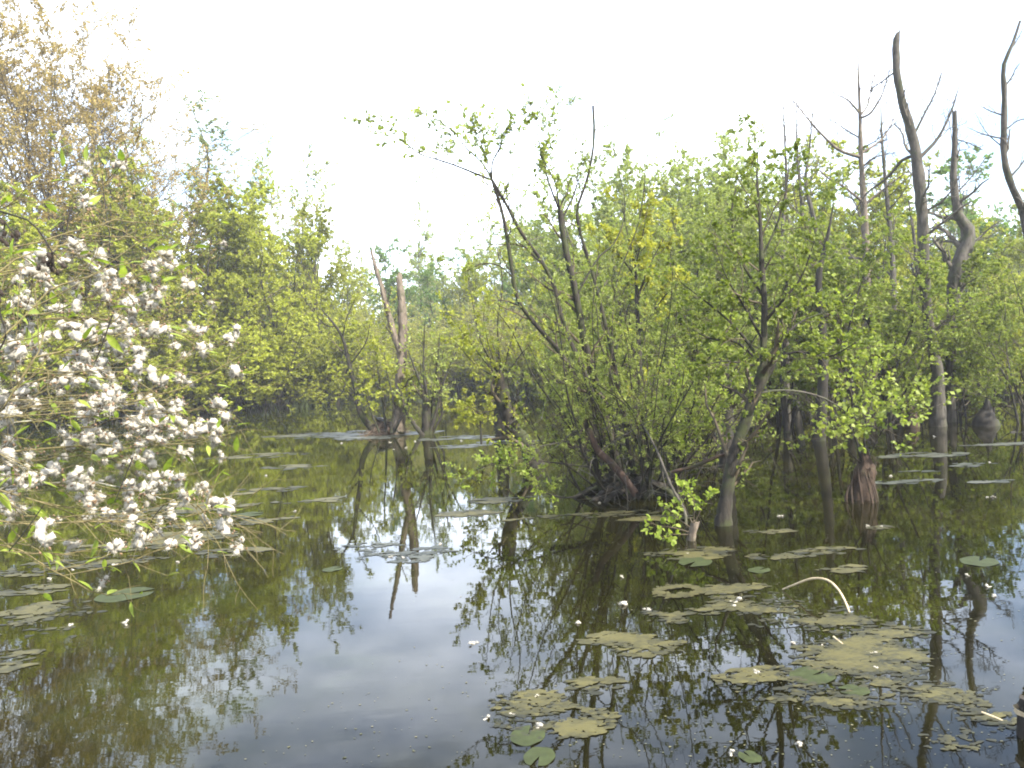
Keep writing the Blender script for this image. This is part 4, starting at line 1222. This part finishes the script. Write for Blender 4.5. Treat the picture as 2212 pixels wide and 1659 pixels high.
# ------------------------------------------------------------------ floating algae, pads, fluff
def mat_mesh(ells, seed, thr=0.0, freq=1.0, holes=.5, fill=1.0):
    """loose floating mat: many small ragged flecks, thick where the drift has gathered them"""
    E = []
    for cx, cy, rx, ry in ells:
        c = wat(cx, cy)
        dd = c[1]
        E.append((c[0], c[1], rx * dd / FD, ry * dd * dd / (FD * CAM[2])))
    E = np.array(E)
    rj = np.random.default_rng(seed)
    dm = E[:, 1].mean()
    fs = max(.017, .0042 * dm)
    area = (E[:, 2] * E[:, 3]).sum() * math.pi
    n = int(min(12000, fill * area * 1.0 / (fs * fs)))
    w_ = E[:, 2] * E[:, 3]; w_ = w_ / w_.sum()
    k_ = rj.choice(len(E), n, p=w_)
    a_ = rj.uniform(0, 6.28, n); q = np.sqrt(rj.random(n)) * 1.3
    X = E[k_, 0] + E[k_, 2] * q * np.cos(a_); Y = E[k_, 1] + E[k_, 3] * q * np.sin(a_)
    nz = fbm(X * 1.7 * freq, Y * 1.5 * freq, seed, 3)
    n2_ = fbm(X * 3.2 * freq + Y * 1.5, Y * 7 * freq, seed + 9, 4)
    v = (1 - q) * .42 - .24 + (nz - holes) * 2.4 + (n2_ - .5) * 4.2 + rj.normal(0, .24, n)
    ok = v > thr - .55 * rj.random(n) ** 2
    X, Y, v = X[ok], Y[ok], v[ok]
    n = len(X)
    if n == 0:
        return None, None
    m_ = 7
    th = np.linspace(0, 2 * math.pi, m_, endpoint=False)[None] + rj.uniform(0, 6.28, (n, 1))
    sz = fs * (.5 + 1.0 * rj.random(n))[:, None] * np.clip(np.where(v > thr, .5 + v, .9), .5, 1.2)[:, None]
    R_ = sz * (1 + .45 * rj.normal(0, 1, (n, m_)).clip(-1.3, 1.3))
    sh = rj.normal(.15, .25, (n, 1))
    dx = R_ * np.cos(th) * 1.5; dy = R_ * np.sin(th) * .85 + dx * sh * .3
    Z = np.where(v > thr, .0035, .0015)[:, None] + .0022 * rj.random((n, 1)) + .001 * rj.random((n, m_))
    V = np.stack([X[:, None] + dx, Y[:, None] + dy, Z], -1)
    C_ = np.stack([X, Y, Z.mean(1) + .003], -1)[:, None]
    V = np.concatenate([V, C_], 1)
    b_ = np.arange(n)[:, None, None] * (m_ + 1)
    tri = np.array([[e, (e + 1) % m_, m_] for e in range(m_)])[None]
    gg = Geo()
    o = np.array([X.mean(), Y.mean(), 0.0])
    gg.add(V.reshape(-1, 3), (b_ + tri).reshape(-1, 3), np.repeat(np.clip(np.where(v > thr, .3 + v * .55, .12 + v * .3) + rj.normal(0, .16, n), 0, 1), m_))
    return gg, o


SCRAPS = {}


def scraps(ells, seed, mat=None, **kw):
    gg, o = mat_mesh(ells, seed, **kw)
    if gg is not None:
        SCRAPS.setdefault((mat or M_ALGAE).name, []).append(gg)


def algae(label, ells, seed, mat=None, **kw):
    gg, o = mat_mesh(ells, seed, **kw)
    if gg is None:
        return
    single('algae_mat', gg.mesh('algae_mat', True, o), mat or M_ALGAE, label, 'algae mat', tuple(o), 'floating algae mats')


algae('widest yellow algae mat, spread around the foot of the arched stem', [(1640, 1300, 90, 22), (1740, 1330, 110, 30), (1850, 1360, 110, 40), (1900, 1420, 90, 45), (1830, 1420, 90, 35), (1960, 1460, 70, 30)], 1, holes=.56)
algae('yellow algae mat trailing from the wide mat toward the picture bottom', [(1660, 1470, 90, 25), (1790, 1500, 110, 30), (1720, 1520, 70, 25), (1900, 1500, 60, 22)], 2, holes=.53)
algae('pale yellow algae patch below the reflection of the tall broken trunk', [(2020, 1515, 90, 25), (2070, 1520, 50, 18)], 3, holes=.42)
algae('thin lacy algae raft nearest the open sky reflection', [(1140, 1520, 70, 22), (1210, 1560, 100, 28), (1110, 1570, 60, 20)], 4, holes=.52)
algae('yellow algae patch at the foot of the leafy stub', [(1495, 1195, 75, 11), (1540, 1190, 30, 8)], 5, holes=.42)
scraps([(1560, 1275, 40, 7), (1590, 1268, 60, 6), (1520, 1320, 30, 8), (1430, 1340, 50, 9)], 6, holes=.45)
scraps([(1330, 1380, 60, 12), (1400, 1400, 70, 14), (1440, 1320, 50, 9), (1280, 1480, 60, 14)], 7, holes=.55)
scraps([(2000, 983, 75, 5), (1960, 1040, 60, 4), (1970, 1020, 50, 3)], 8, M_SCUM, holes=.38)
scraps([(2100, 1005, 45, 4), (2160, 960, 60, 3), (2150, 1040, 40, 3)], 9, M_SCUM, holes=.4)
scraps([(730, 938, 100, 5), (800, 943, 60, 5), (885, 935, 50, 4)], 10, M_SCUM, holes=.4)
scraps([(1010, 945, 80, 4), (1090, 955, 50, 4), (985, 965, 50, 3)], 11, M_SCUM, holes=.42)
scraps([(850, 1195, 100, 9), (790, 1180, 60, 6), (920, 1190, 60, 6), (875, 1212, 40, 6)], 12, M_SCUM, holes=.52)
scraps([(340, 1105, 120, 7), (430, 1095, 100, 6), (300, 1120, 80, 5), (480, 1130, 90, 7), (400, 1160, 90, 9), (500, 1190, 60, 9), (560, 1120, 70, 5)], 13, holes=.42)
scraps([(640, 940, 60, 3), (560, 985, 90, 4), (620, 1010, 60, 4), (680, 1080, 70, 5), (560, 1060, 80, 5)], 14, holes=.5)
algae('broad algae drift in the lower left below the willow', [(80, 1330, 110, 16), (60, 1380, 90, 18), (130, 1310, 70, 10), (20, 1430, 60, 18)], 15, holes=.47)
scraps([(200, 1215, 120, 9), (120, 1230, 100, 10), (280, 1180, 100, 8), (60, 1275, 80, 8)], 16, holes=.46)
scraps([(1090, 1080, 60, 5), (1180, 1120, 60, 5), (1010, 1110, 50, 5), (1320, 1110, 80, 5), (1420, 1120, 60, 5)], 17, holes=.47)
scraps([(1690, 1200, 60, 6), (1790, 1190, 60, 6), (1650, 1150, 50, 4), (1880, 1140, 40, 4), (1840, 1230, 60, 6)], 18, holes=.5)
scraps([(2130, 1560, 70, 20), (2060, 1600, 70, 20), (1990, 1560, 50, 15)], 19, holes=.56)
for k_, gs in SCRAPS.items():
    gg = Geo()
    for g_ in gs:
        V_ = np.vstack(g_.V); F_ = np.vstack(g_.F3)
        gg.add(V_, F_, np.concatenate(g_.T3))
    setting('floating_scum' if 'pale' in k_ else 'floating_algae', gg.mesh('floating_algae', True), bpy.data.materials[k_], 'stuff')
# ring of algae with an open middle
c = wat(1465, 1278); rg = np.random.default_rng(420)
gg = Geo(); n = 420
th = rg.uniform(0, 6.28, n); rr = .125 + rg.normal(0, .018, n) + .02 * np.sin(th * 2 + 1) + np.where(np.abs(th - 4.2) < .9, rg.uniform(-.05, .03, n), 0)
for q in range(n):
    a_ = np.linspace(0, 6.28, 6, endpoint=False) + rg.uniform(0, 6)
    r_ = .016 * (1 + .4 * rg.normal(0, 1, 6))
    V = np.stack([c[0] + rr[q] * 1.25 * math.cos(th[q]) + r_ * np.cos(a_) * 1.3, c[1] + rr[q] * 1.2 * math.sin(th[q]) + r_ * np.sin(a_), np.full(6, .005 + .006 * rg.random())], -1)
    gg.add(np.vstack([V, V.mean(0)]), [(e, (e + 1) % 6, 6) for e in range(6)], np.full(6, rg.uniform(.4, 1)))
single('algae_ring', gg.mesh('algae_ring', True, c), M_ALGAE, 'round ring of yellow algae with an open dark middle', 'algae mat', tuple(c), 'floating algae mats')
# specks of duckweed, pollen and bud scales all over the surface
n = 3600
u = rg.random(n); d_ = 3.4 / (1 - u * (1 - 3.4 / 40.0)); x_ = rg.uniform(-.75, .75, n) * d_
keep = (fbm(x_ * .5 + 30, d_ * .35 + 9, 77, 4) + rg.normal(0, .12, n)) > .5
x_, d_ = x_[keep], d_[keep]; n = len(x_)
a_ = rg.uniform(0, 6.28, (n, 1)) + np.linspace(0, 6.28, 5, endpoint=False)[None]
r_ = (rg.uniform(.0015, .005, n) * (1 + d_ * .06))[:, None] * (1 + .3 * rg.normal(0, 1, (n, 5)))
V = np.stack([x_[:, None] + r_ * np.cos(a_) * 1.4, d_[:, None] + r_ * np.sin(a_), np.full((n, 5), .003)], -1)
gg = Geo()
gg.add(V.reshape(-1, 3), (np.arange(n)[:, None, None] * 5 + np.array([[0, 1, 2], [0, 2, 3], [0, 3, 4]])[None]).reshape(-1, 3), np.repeat(rg.random(n), 3))
setting('duckweed', gg.mesh('duckweed'), M_WEED, 'stuff')

# lily pads just at the surface
for i, (x, y, rx, rot, lab) in enumerate([
    (1140, 1590, 52, .6, 'large green lily pad below the lacy algae raft'), (1165, 1635, 48, 2.2, 'green lily pad at the bottom edge of the picture'),
    (1755, 1460, 60, .2, 'green lily pad on the edge of the trailing algae mat'), (1845, 1492, 38, 1.5, 'small green lily pad under the trailing algae mat'),
    (1502, 1214, 48, 2.0, 'green lily pad below the leafy stub'), (2115, 1213, 50, .4, 'olive green lily pad in the reflected branches near the picture edge'),
    (1620, 1636, 32, 1.0, 'green lily pad in the dark leaf reflection at the bottom'), (535, 1112, 40, .1, 'green lily pad beyond the lowest cottony twigs'),
    (270, 1285, 70, .2, 'wide green lily pad in the shade of the willow'), (718, 1230, 26, .3, 'small green lily pad at the edge of the shore reflection'),
    (1640, 1232, 30, .3, 'narrow green lily pad left of the arched stem')]):
    c = wat(x, y); R_ = .85 * rx * c[1] / FD
    rg = np.random.default_rng(430 + i)
    th = np.linspace(.22, 2 * math.pi - .22, 40)
    ring = np.stack([R_ * np.cos(th), R_ * np.sin(th) * .85, .004 + .003 * np.sin(th * 5 + i)], -1)
    mid = np.stack([R_ * .5 * np.cos(th), R_ * .5 * np.sin(th) * .85, np.full(40, .006)], -1)
    cr_, sr_ = math.cos(rot * 2), math.sin(rot * 2)
    V = np.vstack([ring, mid, [[0, 0, .004]]]) @ np.array([[cr_, sr_, 0], [-sr_, cr_, 0], [0, 0, 1]])
    gg = Geo()
    gg.add(V, [(k_, k_ + 1, 40 + k_ + 1, 40 + k_) for k_ in range(39)])
    gg.add(V[40:], [(k_, k_ + 1, 40) for k_ in range(39)])
    single('lily_pad', gg.mesh('lily_pad', True), M_PAD, lab, 'lily pad', tuple(c), 'lily pads')


# cotton tufts: crumpled downy lumps with loose hairs and brown capsules
def tuft_mesh(seed, R=1.0, hairs=260):
    rg = np.random.default_rng(seed)
    gg = Geo()
    nb_ = rg.integers(4, 7)
    lobes = rg.normal(0, .38, (nb_, 3)) * [1.2, .8, .8]
    for c_ in lobes:
        nu, nv = 8, 6
        u = np.linspace(0, 2 * math.pi, nu, endpoint=False); v = np.linspace(0.12, math.pi - .12, nv)
        U, Vv = np.meshgrid(u, v)
        rr = rg.uniform(.22, .42) * (1 + .26 * rg.normal(0, 1, U.shape))
        P = np.stack([rr * np.sin(Vv) * np.cos(U), rr * np.sin(Vv) * np.sin(U), rr * np.cos(Vv)], -1).reshape(-1, 3) + c_
        F = [(a_ * nu + b_, a_ * nu + (b_ + 1) % nu, (a_ + 1) * nu + (b_ + 1) % nu, (a_ + 1) * nu + b_) for a_ in range(nv - 1) for b_ in range(nu)]
        gg.add(P, F)
    D = unit(rg.normal(0, 1, (hairs, 3)))
    B = lobes[rg.integers(0, nb_, hairs)] + D * .15
    T = B + D * rg.uniform(.15, .6, (hairs, 1)) + rg.normal(0, .14, (hairs, 3))
    S = unit(np.cross(D, rg.normal(0, 1, (hairs, 3)))) * .017
    V = np.stack([B - S, B + S, T], 1).reshape(-1, 3)
    gg.add(V, np.arange(hairs * 3).reshape(-1, 3))
    return gg


def lump(P, c, r, axis, n=6):
    """small pointed ovoid"""
    ax = unit(np.asarray(axis, float)); u = unit(np.cross(ax, [.3, .5, .8])); w_ = np.cross(ax, u)
    th = np.linspace(0, 2 * math.pi, n, endpoint=False)
    prof = [(-1, .15), (-.5, .8), (.1, 1.0), (.6, .65), (1, .12)]
    V = np.vstack([c + ax * r * 1.5 * z_ + (np.cos(th)[:, None] * u + np.sin(th)[:, None] * w_) * r * q_ for z_, q_ in prof])
    P.add(V, [(a_ * n + b_, a_ * n + (b_ + 1) % n, (a_ + 1) * n + (b_ + 1) % n, (a_ + 1) * n + b_) for a_ in range(4) for b_ in range(n)])


TUFT = []
for s_ in range(6):
    TUFT.append(tuft_mesh(500 + s_).mesh('seed_tuft', True))
    TUFT[-1].materials.append(M_COTTON)
CAPS = []
for s_ in range(3):
    gg = Geo(); rg = np.random.default_rng(520 + s_)
    for q in range(7):
        lump(gg, rg.normal(0, .42, 3), .10, rg.normal(0, 1, 3))
    CAPS.append(gg.mesh('capsule', True)); CAPS[-1].materials.append(M_CAPSULE)

FL = [(1019, 1391), (1349, 1306), (1404, 1317), (1343, 1247), (1248, 1346), (1055, 1550), (1107, 1544), (1164, 1569), (1161, 1502), (953, 1135), (950, 1176), (871, 1207), (844, 1204), (1294, 1087),
      (1681, 1116), (1875, 1137), (1905, 1138), (1596, 1298), (1580, 1300), (1587, 1310), (1487, 1197), (2088, 1243), (2146, 1288), (2131, 1268), (1776, 1397), (1714, 1390), (1641, 1456), (1894, 1445), (1726, 1609), (1580, 1625), (1887, 1412),
      (737, 958), (849, 971), (877, 968), (897, 954), (995, 953), (842, 956), (1923, 1029), (2132, 1074), (2144, 1074), (2138, 999), (2017, 944), (245, 1222), (385, 1215), (150, 1350), (272, 1349), (574, 1028), (639, 1105), (157, 1231), (108, 1252), (1092, 943)]
BIG = {(1019, 1391): 'white cotton fluff drifting at the edge of the open sky reflection', (1349, 1306): 'bright cotton fluff on dark water left of the algae ring', (1404, 1317): 'oblong cotton fluff between the island reflection and the algae ring',
       (1596, 1298): 'brightest cotton fluff in the cluster on the wide algae mat', (1641, 1456): 'cotton fluff where the knotted alder reflection ends', (150, 1350): 'cotton fluff on the broad algae drift below the willow',
       (272, 1349): 'lone cotton fluff on dark green water below the willow', (1164, 1569): 'cotton fluff resting on the lacy algae raft', (1681, 1116): 'cotton fluff drifting right of the knotted alder base', (245, 1222): 'cotton fluff under the hanging willow twigs'}
rg = np.random.default_rng(530)
for i, (x, y) in enumerate(FL):
    c = wat(x, y)
    o = bpy.data.objects.new('cotton_fluff', TUFT[i % 6]); COL.objects.link(o)
    s = (.028 if (x, y) in BIG else .019) * (.8 + .4 * rg.random()) * (1 + c[1] * .045)
    o.location = (c[0], c[1], s * .25); o.scale = (s * 1.3, s, s * .7); o.rotation_euler = (0, 0, rg.uniform(0, 6.28))
    o['label'] = BIG.get((x, y), 'small speck of white cotton fluff floating on the pond'); o['category'] = 'fluff'; o['group'] = 'cotton fluff floating on the water'

# ------------------------------------------------------------------ cottony willow reaching in beside the camera
rg = np.random.default_rng(600)
wb = np.array([-2.9, 1.6, 0.1])
willow = thing('cottony_willow', 'willow branches covered in white seed cotton reaching in beside the camera', 'bush', tuple(wb))
BR = [  # measured branches: points, distance at the picture edge, at the tip, thickness
    ([(-420, 1120), (-150, 1085), (0, 1058), (92, 1046), (165, 1040), (305, 1051), (349, 1077)], 2.3, 2.5, .010, 'lichen'),
    ([(349, 1077), (400, 1085), (450, 1105), (500, 1115)], 2.5, 2.6, .003, None),
    ([(-420, 1000), (-150, 940), (0, 915), (74, 913), (147, 921), (260, 935)], 2.1, 2.4, .007, 'lichen'),
    ([(-300, 1010), (-50, 985), (55, 970), (220, 956), (330, 960), (400, 968), (440, 960)], 2.4, 2.7, .006, None),
    ([(-300, 960), (0, 850), (66, 826), (165, 814), (330, 801), (390, 790)], 2.2, 2.6, .006, None),
    ([(-300, 820), (-50, 730), (100, 690), (202, 684), (356, 709), (467, 753)], 2.3, 2.7, .005, None),
    ([(-300, 780), (0, 700), (121, 668), (230, 632), (294, 610), (320, 580)], 2.4, 2.6, .005, None),
    ([(-300, 640), (-50, 560), (92, 522), (191, 496), (260, 470)], 2.1, 2.4, .005, None),
    ([(-300, 560), (-50, 470), (60, 430), (150, 440), (240, 412)], 2.3, 2.5, .005, None),
    ([(-300, 720), (-20, 600), (60, 540), (140, 520), (210, 560)], 2.0, 2.3, .005, None),
    ([(-300, 900), (-50, 800), (100, 770), (220, 740), (330, 690)], 1.9, 2.3, .006, None),
    ([(-300, 930), (-50, 890), (120, 870), (260, 880), (390, 840)], 2.0, 2.4, .006, None),
    ([(-300, 1150), (-50, 1120), (100, 1130), (200, 1125), (330, 1140)], 2.0, 2.3, .006, None),
    ([(-300, 1180), (-50, 1170), (80, 1200), (140, 1260), (200, 1280)], 2.0, 2.2, .005, None),
    ([(-300, 1080), (-50, 1060), (120, 1090), (230, 1150), (300, 1170)], 2.2, 2.5, .005, None),
    ([(-300, 1090), (-20, 1000), (160, 985), (300, 920), (350, 905)], 2.5, 2.8, .006, None),
    ([(-300, 860), (-20, 760), (90, 640), (180, 600)], 1.8, 2.0, .006, None),
    ([(-300, 1040), (-40, 920), (60, 800), (100, 700)], 1.9, 2.0, .005, None),
    ([(-300, 700), (-60, 660), (60, 600), (150, 570), (230, 610), (290, 640)], 2.6, 2.9, .005, None),
    ([(-300, 1120), (0, 1105), (180, 1120), (360, 1125), (460, 1140)], 2.6, 2.9, .005, None),
    ([(-300, 1010), (0, 890), (150, 850), (290, 860), (360, 900)], 2.7, 3.0, .005, None),
]
hub = at(-620, 1000, 2.2)
gg = Geo(); tubes(gg, smooth([wb - [0, 0, .4], wb + [-.1, .2, .6], hub + [-.1, 0, .3]], 10), np.linspace(.07, .03, 10), 8, .08, rg)
part('trunk', gg.mesh('trunk', True, wb), M_LICHEN, willow)
allp, allr = [], []
for pts, d1, d2, th_, kind in BR:
    P = trace(pts, d1, 16, d2)
    if pts[0][0] < -200:
        P = smooth(np.vstack([hub, P[::3], P[-1]]), 18)
    else:
        P = smooth(P, 18)
    P[1:-1] += rg.normal(0, .006, P[1:-1].shape)
    R = np.linspace(th_, .0016, 18)
    gg = Geo(); tubes(gg, P, R, 6, .08, rg)
    part('branch', gg.mesh('branch', True, wb), M_LICHEN if kind else M_WILLOWTWIG, willow)
    allp.append(P); allr.append(R)
allp, allr = np.array(allp), np.array(allr)
tw = Geo()
P, D, t, r, par = spawn(rg, allp, allr, 13, .42, 1, .75, .25)
D = unit(D * [1, .7, 1] + [.35, 0, 0])
p2, r2 = grow(rg, P, D, rg.uniform(.12, .42, len(P)), np.full(len(P), .0018), 6, .13, .02, .5)
tubes(tw, p2, r2, 4)
P, D, t, r, par = spawn(rg, p2, r2, 2, .3, 1, .8, .25)
p3, r3 = grow(rg, P, D, rg.uniform(.06, .18, len(P)), np.full(len(P), .0012), 4, .15, .02, .5)
tubes(tw, p3, r3, 3)
part('branchwork', tw.mesh('branchwork', False, wb), M_WILLOWTWIG, willow, stuff=True)
# long dark straight twigs crossing in front
for pts, dd in [([(243, 680), (215, 760), (184, 830)], 2.1), ([(287, 988), (268, 1035), (248, 1085)], 2.2), ([(20, 1190), (60, 1140), (95, 1090)], 2.0), ([(310, 1180), (330, 1120), (360, 1085)], 2.3)]:
    gg = Geo(); tubes(gg, trace(pts, dd, 8), np.linspace(.0022, .0014, 8), 5)
    part('twig', gg.mesh('twig', True, wb), M_BARKDARK, willow)


def project(p):
    q = _R.T @ (p - CAM)
    return CXD + FD * q[0] / -q[2], CYD - FD * q[1] / -q[2]


cand = np.concatenate([p2[:, k_] for k_ in (2, 4, 6)] + [p3[:, -1]])
cdir = np.concatenate([unit(p2[:, k_] - p2[:, k_ - 1]) for k_ in (2, 4, 6)] + [unit(p3[:, -1] - p3[:, -2])])
order = rg.permutation(len(cand))
placed, spots = 0, []
for q in order:
    x, y = project(cand[q])
    if not (-30 < x < 520 and 340 < y < 1300) or placed >= 230:
        continue
    dens = 1.0 if (600 < y < 1010 and x < 360) else .45 if y < 600 else .8 if y < 1180 else .12
    if x < 150 and rg.random() > .6:
        continue
    if rg.random() > dens:
        continue
    s = rg.uniform(.018, .040)
    o = bpy.data.objects.new('seed_tuft', TUFT[rg.integers(0, 6)]); COL.objects.link(o); o.parent = willow
    o.location = Vector(cand[q] - wb); o.rotation_euler = tuple(rg.uniform(0, 6.28, 3)); o.scale = (s * rg.uniform(1, 1.5), s, s * rg.uniform(.8, 1.2))
    c = bpy.data.objects.new('capsule', CAPS[rg.integers(0, 3)]); COL.objects.link(c); c.parent = o
    placed += 1
# single leaves
LEAF = []
for s_ in range(3):
    gg = Geo(); rl = np.random.default_rng(640 + s_)
    us = np.linspace(0, 1, 7); wv = .17 * np.sin(np.pi * us ** .8) + .004
    bend = -.18 * us ** 2 * (1 + s_ * .4)
    V = np.vstack([np.stack([us, wv, bend + .05], -1), np.stack([us, 0 * us, bend], -1), np.stack([us, -wv, bend + .05], -1)])
    gg.add(V, [(k_, k_ + 1, 7 + k_ + 1, 7 + k_) for k_ in range(6)] + [(7 + k_, 7 + k_ + 1, 14 + k_ + 1, 14 + k_) for k_ in range(6)], rl.random(12) * .4 + .3 * s_)
    LEAF.append(gg.mesh('leaf', True)); LEAF[-1].materials.append(M_FRESH)
n_leaf = 0
for q in rg.permutation(len(cand)):
    x, y = project(cand[q])
    if not (-30 < x < 520 and 340 < y < 1320) or n_leaf >= 300:
        continue
    ax = unit(cdir[q] + rg.normal(0, .5, 3)); upv = Vector((rg.normal(0, .5), rg.normal(0, .5), 1))
    o = bpy.data.objects.new('leaf', LEAF[rg.integers(0, 3)]); COL.objects.link(o); o.parent = willow
    X_ = Vector(ax); Y_ = upv.cross(X_).normalized(); Z_ = X_.cross(Y_)
    s = rg.uniform(.03, .068)
    M_ = Matrix((X_, Y_, Z_)).transposed().to_4x4()
    o.matrix_local = Matrix.Translation(Vector(cand[q] - wb)) @ M_ @ Matrix.Scale(s, 4)
    n_leaf += 1

# alder twigs with old cones, in front of the willow
gg = Geo(); lump(gg, np.zeros(3), .55, (0, 0, 1), 9)
rl = np.random.default_rng(650)
for q in range(60):                                                     # cone scales
    a_ = q * 2.4; zz = -0.75 + 1.5 * q / 59; rr = .5 * math.sqrt(max(.05, 1 - zz * zz * .95))
    lump(gg, np.array([rr * math.cos(a_), rr * math.sin(a_), zz]), .10, (math.cos(a_), math.sin(a_), -.3), 5)
CONE = gg.mesh('cone', False); CONE.materials.append(M_CONE)
for lab, pts, dd, cones in [
    ('dark alder twig hanging with a cluster of old black cones', [(-260, 380), (-40, 440), (0, 456), (65, 478), (95, 515), (113, 545), (117, 575)], 1.9,
     [(83, 578), (94, 562), (104, 570), (112, 580), (124, 590), (137, 574), (106, 552), (112, 566)]),
    ('alder twig with black cones cut by the picture edge', [(-260, 420), (-60, 440), (0, 470), (22, 495), (36, 512)], 1.9, [(4, 480), (10, 505), (28, 507), (36, 515), (38, 505), (14, 526), (4, 518)]),
    ('bare curved alder twig with one cone at the picture edge', [(-200, 600), (-30, 620), (0, 680), (12, 715), (8, 740), (-10, 765)], 1.8, [(2, 632), (-2, 648)]),
]:
    P = trace(pts, dd, 16)
    o0 = P[0]
    at_ = thing('alder_twig', lab, 'twig', tuple(o0), 'alder twigs with cones')
    gg = Geo(); tubes(gg, P, np.linspace(.0042, .0018, 16), 6, .08, rg)
    part('stem', gg.mesh('stem', True, o0), M_BARKDARK, at_)
    for x, y in cones:
        c = at(x, y, dd + rg.uniform(-.02, .02))
        k_ = np.argmin(np.linalg.norm(P - (c + [0, 0, .03]), axis=1))
        gg = Geo(); tubes(gg, smooth([P[k_], (P[k_] + c) / 2 + [0, 0, .004], c + [0, 0, .006]], 5), np.linspace(.0014, .001, 5), 4)
        part('stalk', gg.mesh('stalk', True, o0), M_BARKDARK, at_)
        o = bpy.data.objects.new('cone', CONE); COL.objects.link(o); o.parent = at_
        o.location = Vector(c - o0); s = rg.uniform(.009, .0115); o.scale = (s * .85, s * .85, s)
        o.rotation_euler = (rg.normal(0, .35), rg.normal(0, .35), rg.uniform(0, 6))

# ------------------------------------------------------------------ spring haze over the pond
m, N, L, out = new_mat('haze_air')
pv = N.new('ShaderNodeVolumePrincipled')
pv.inputs['Color'].default_value = (0.93, 0.95, 1.0, 1)
pv.inputs['Density'].default_value = 0.0008
pv.inputs['Anisotropy'].default_value = 0.2
L.new(pv.outputs['Volume'], out.inputs['Volume'])
gg = Geo()
hx, y0, y1, z0, z1 = 1000, -120, 1300, -3.0, 32.0
gg.add([(-hx, y0, z0), (hx, y0, z0), (hx, y1, z0), (-hx, y1, z0), (-hx, y0, z1), (hx, y0, z1), (hx, y1, z1), (-hx, y1, z1)],
       [(0, 3, 2, 1), (4, 5, 6, 7), (0, 1, 5, 4), (1, 2, 6, 5), (2, 3, 7, 6), (3, 0, 4, 7)])
setting('haze', gg.mesh('haze'), m, 'stuff')
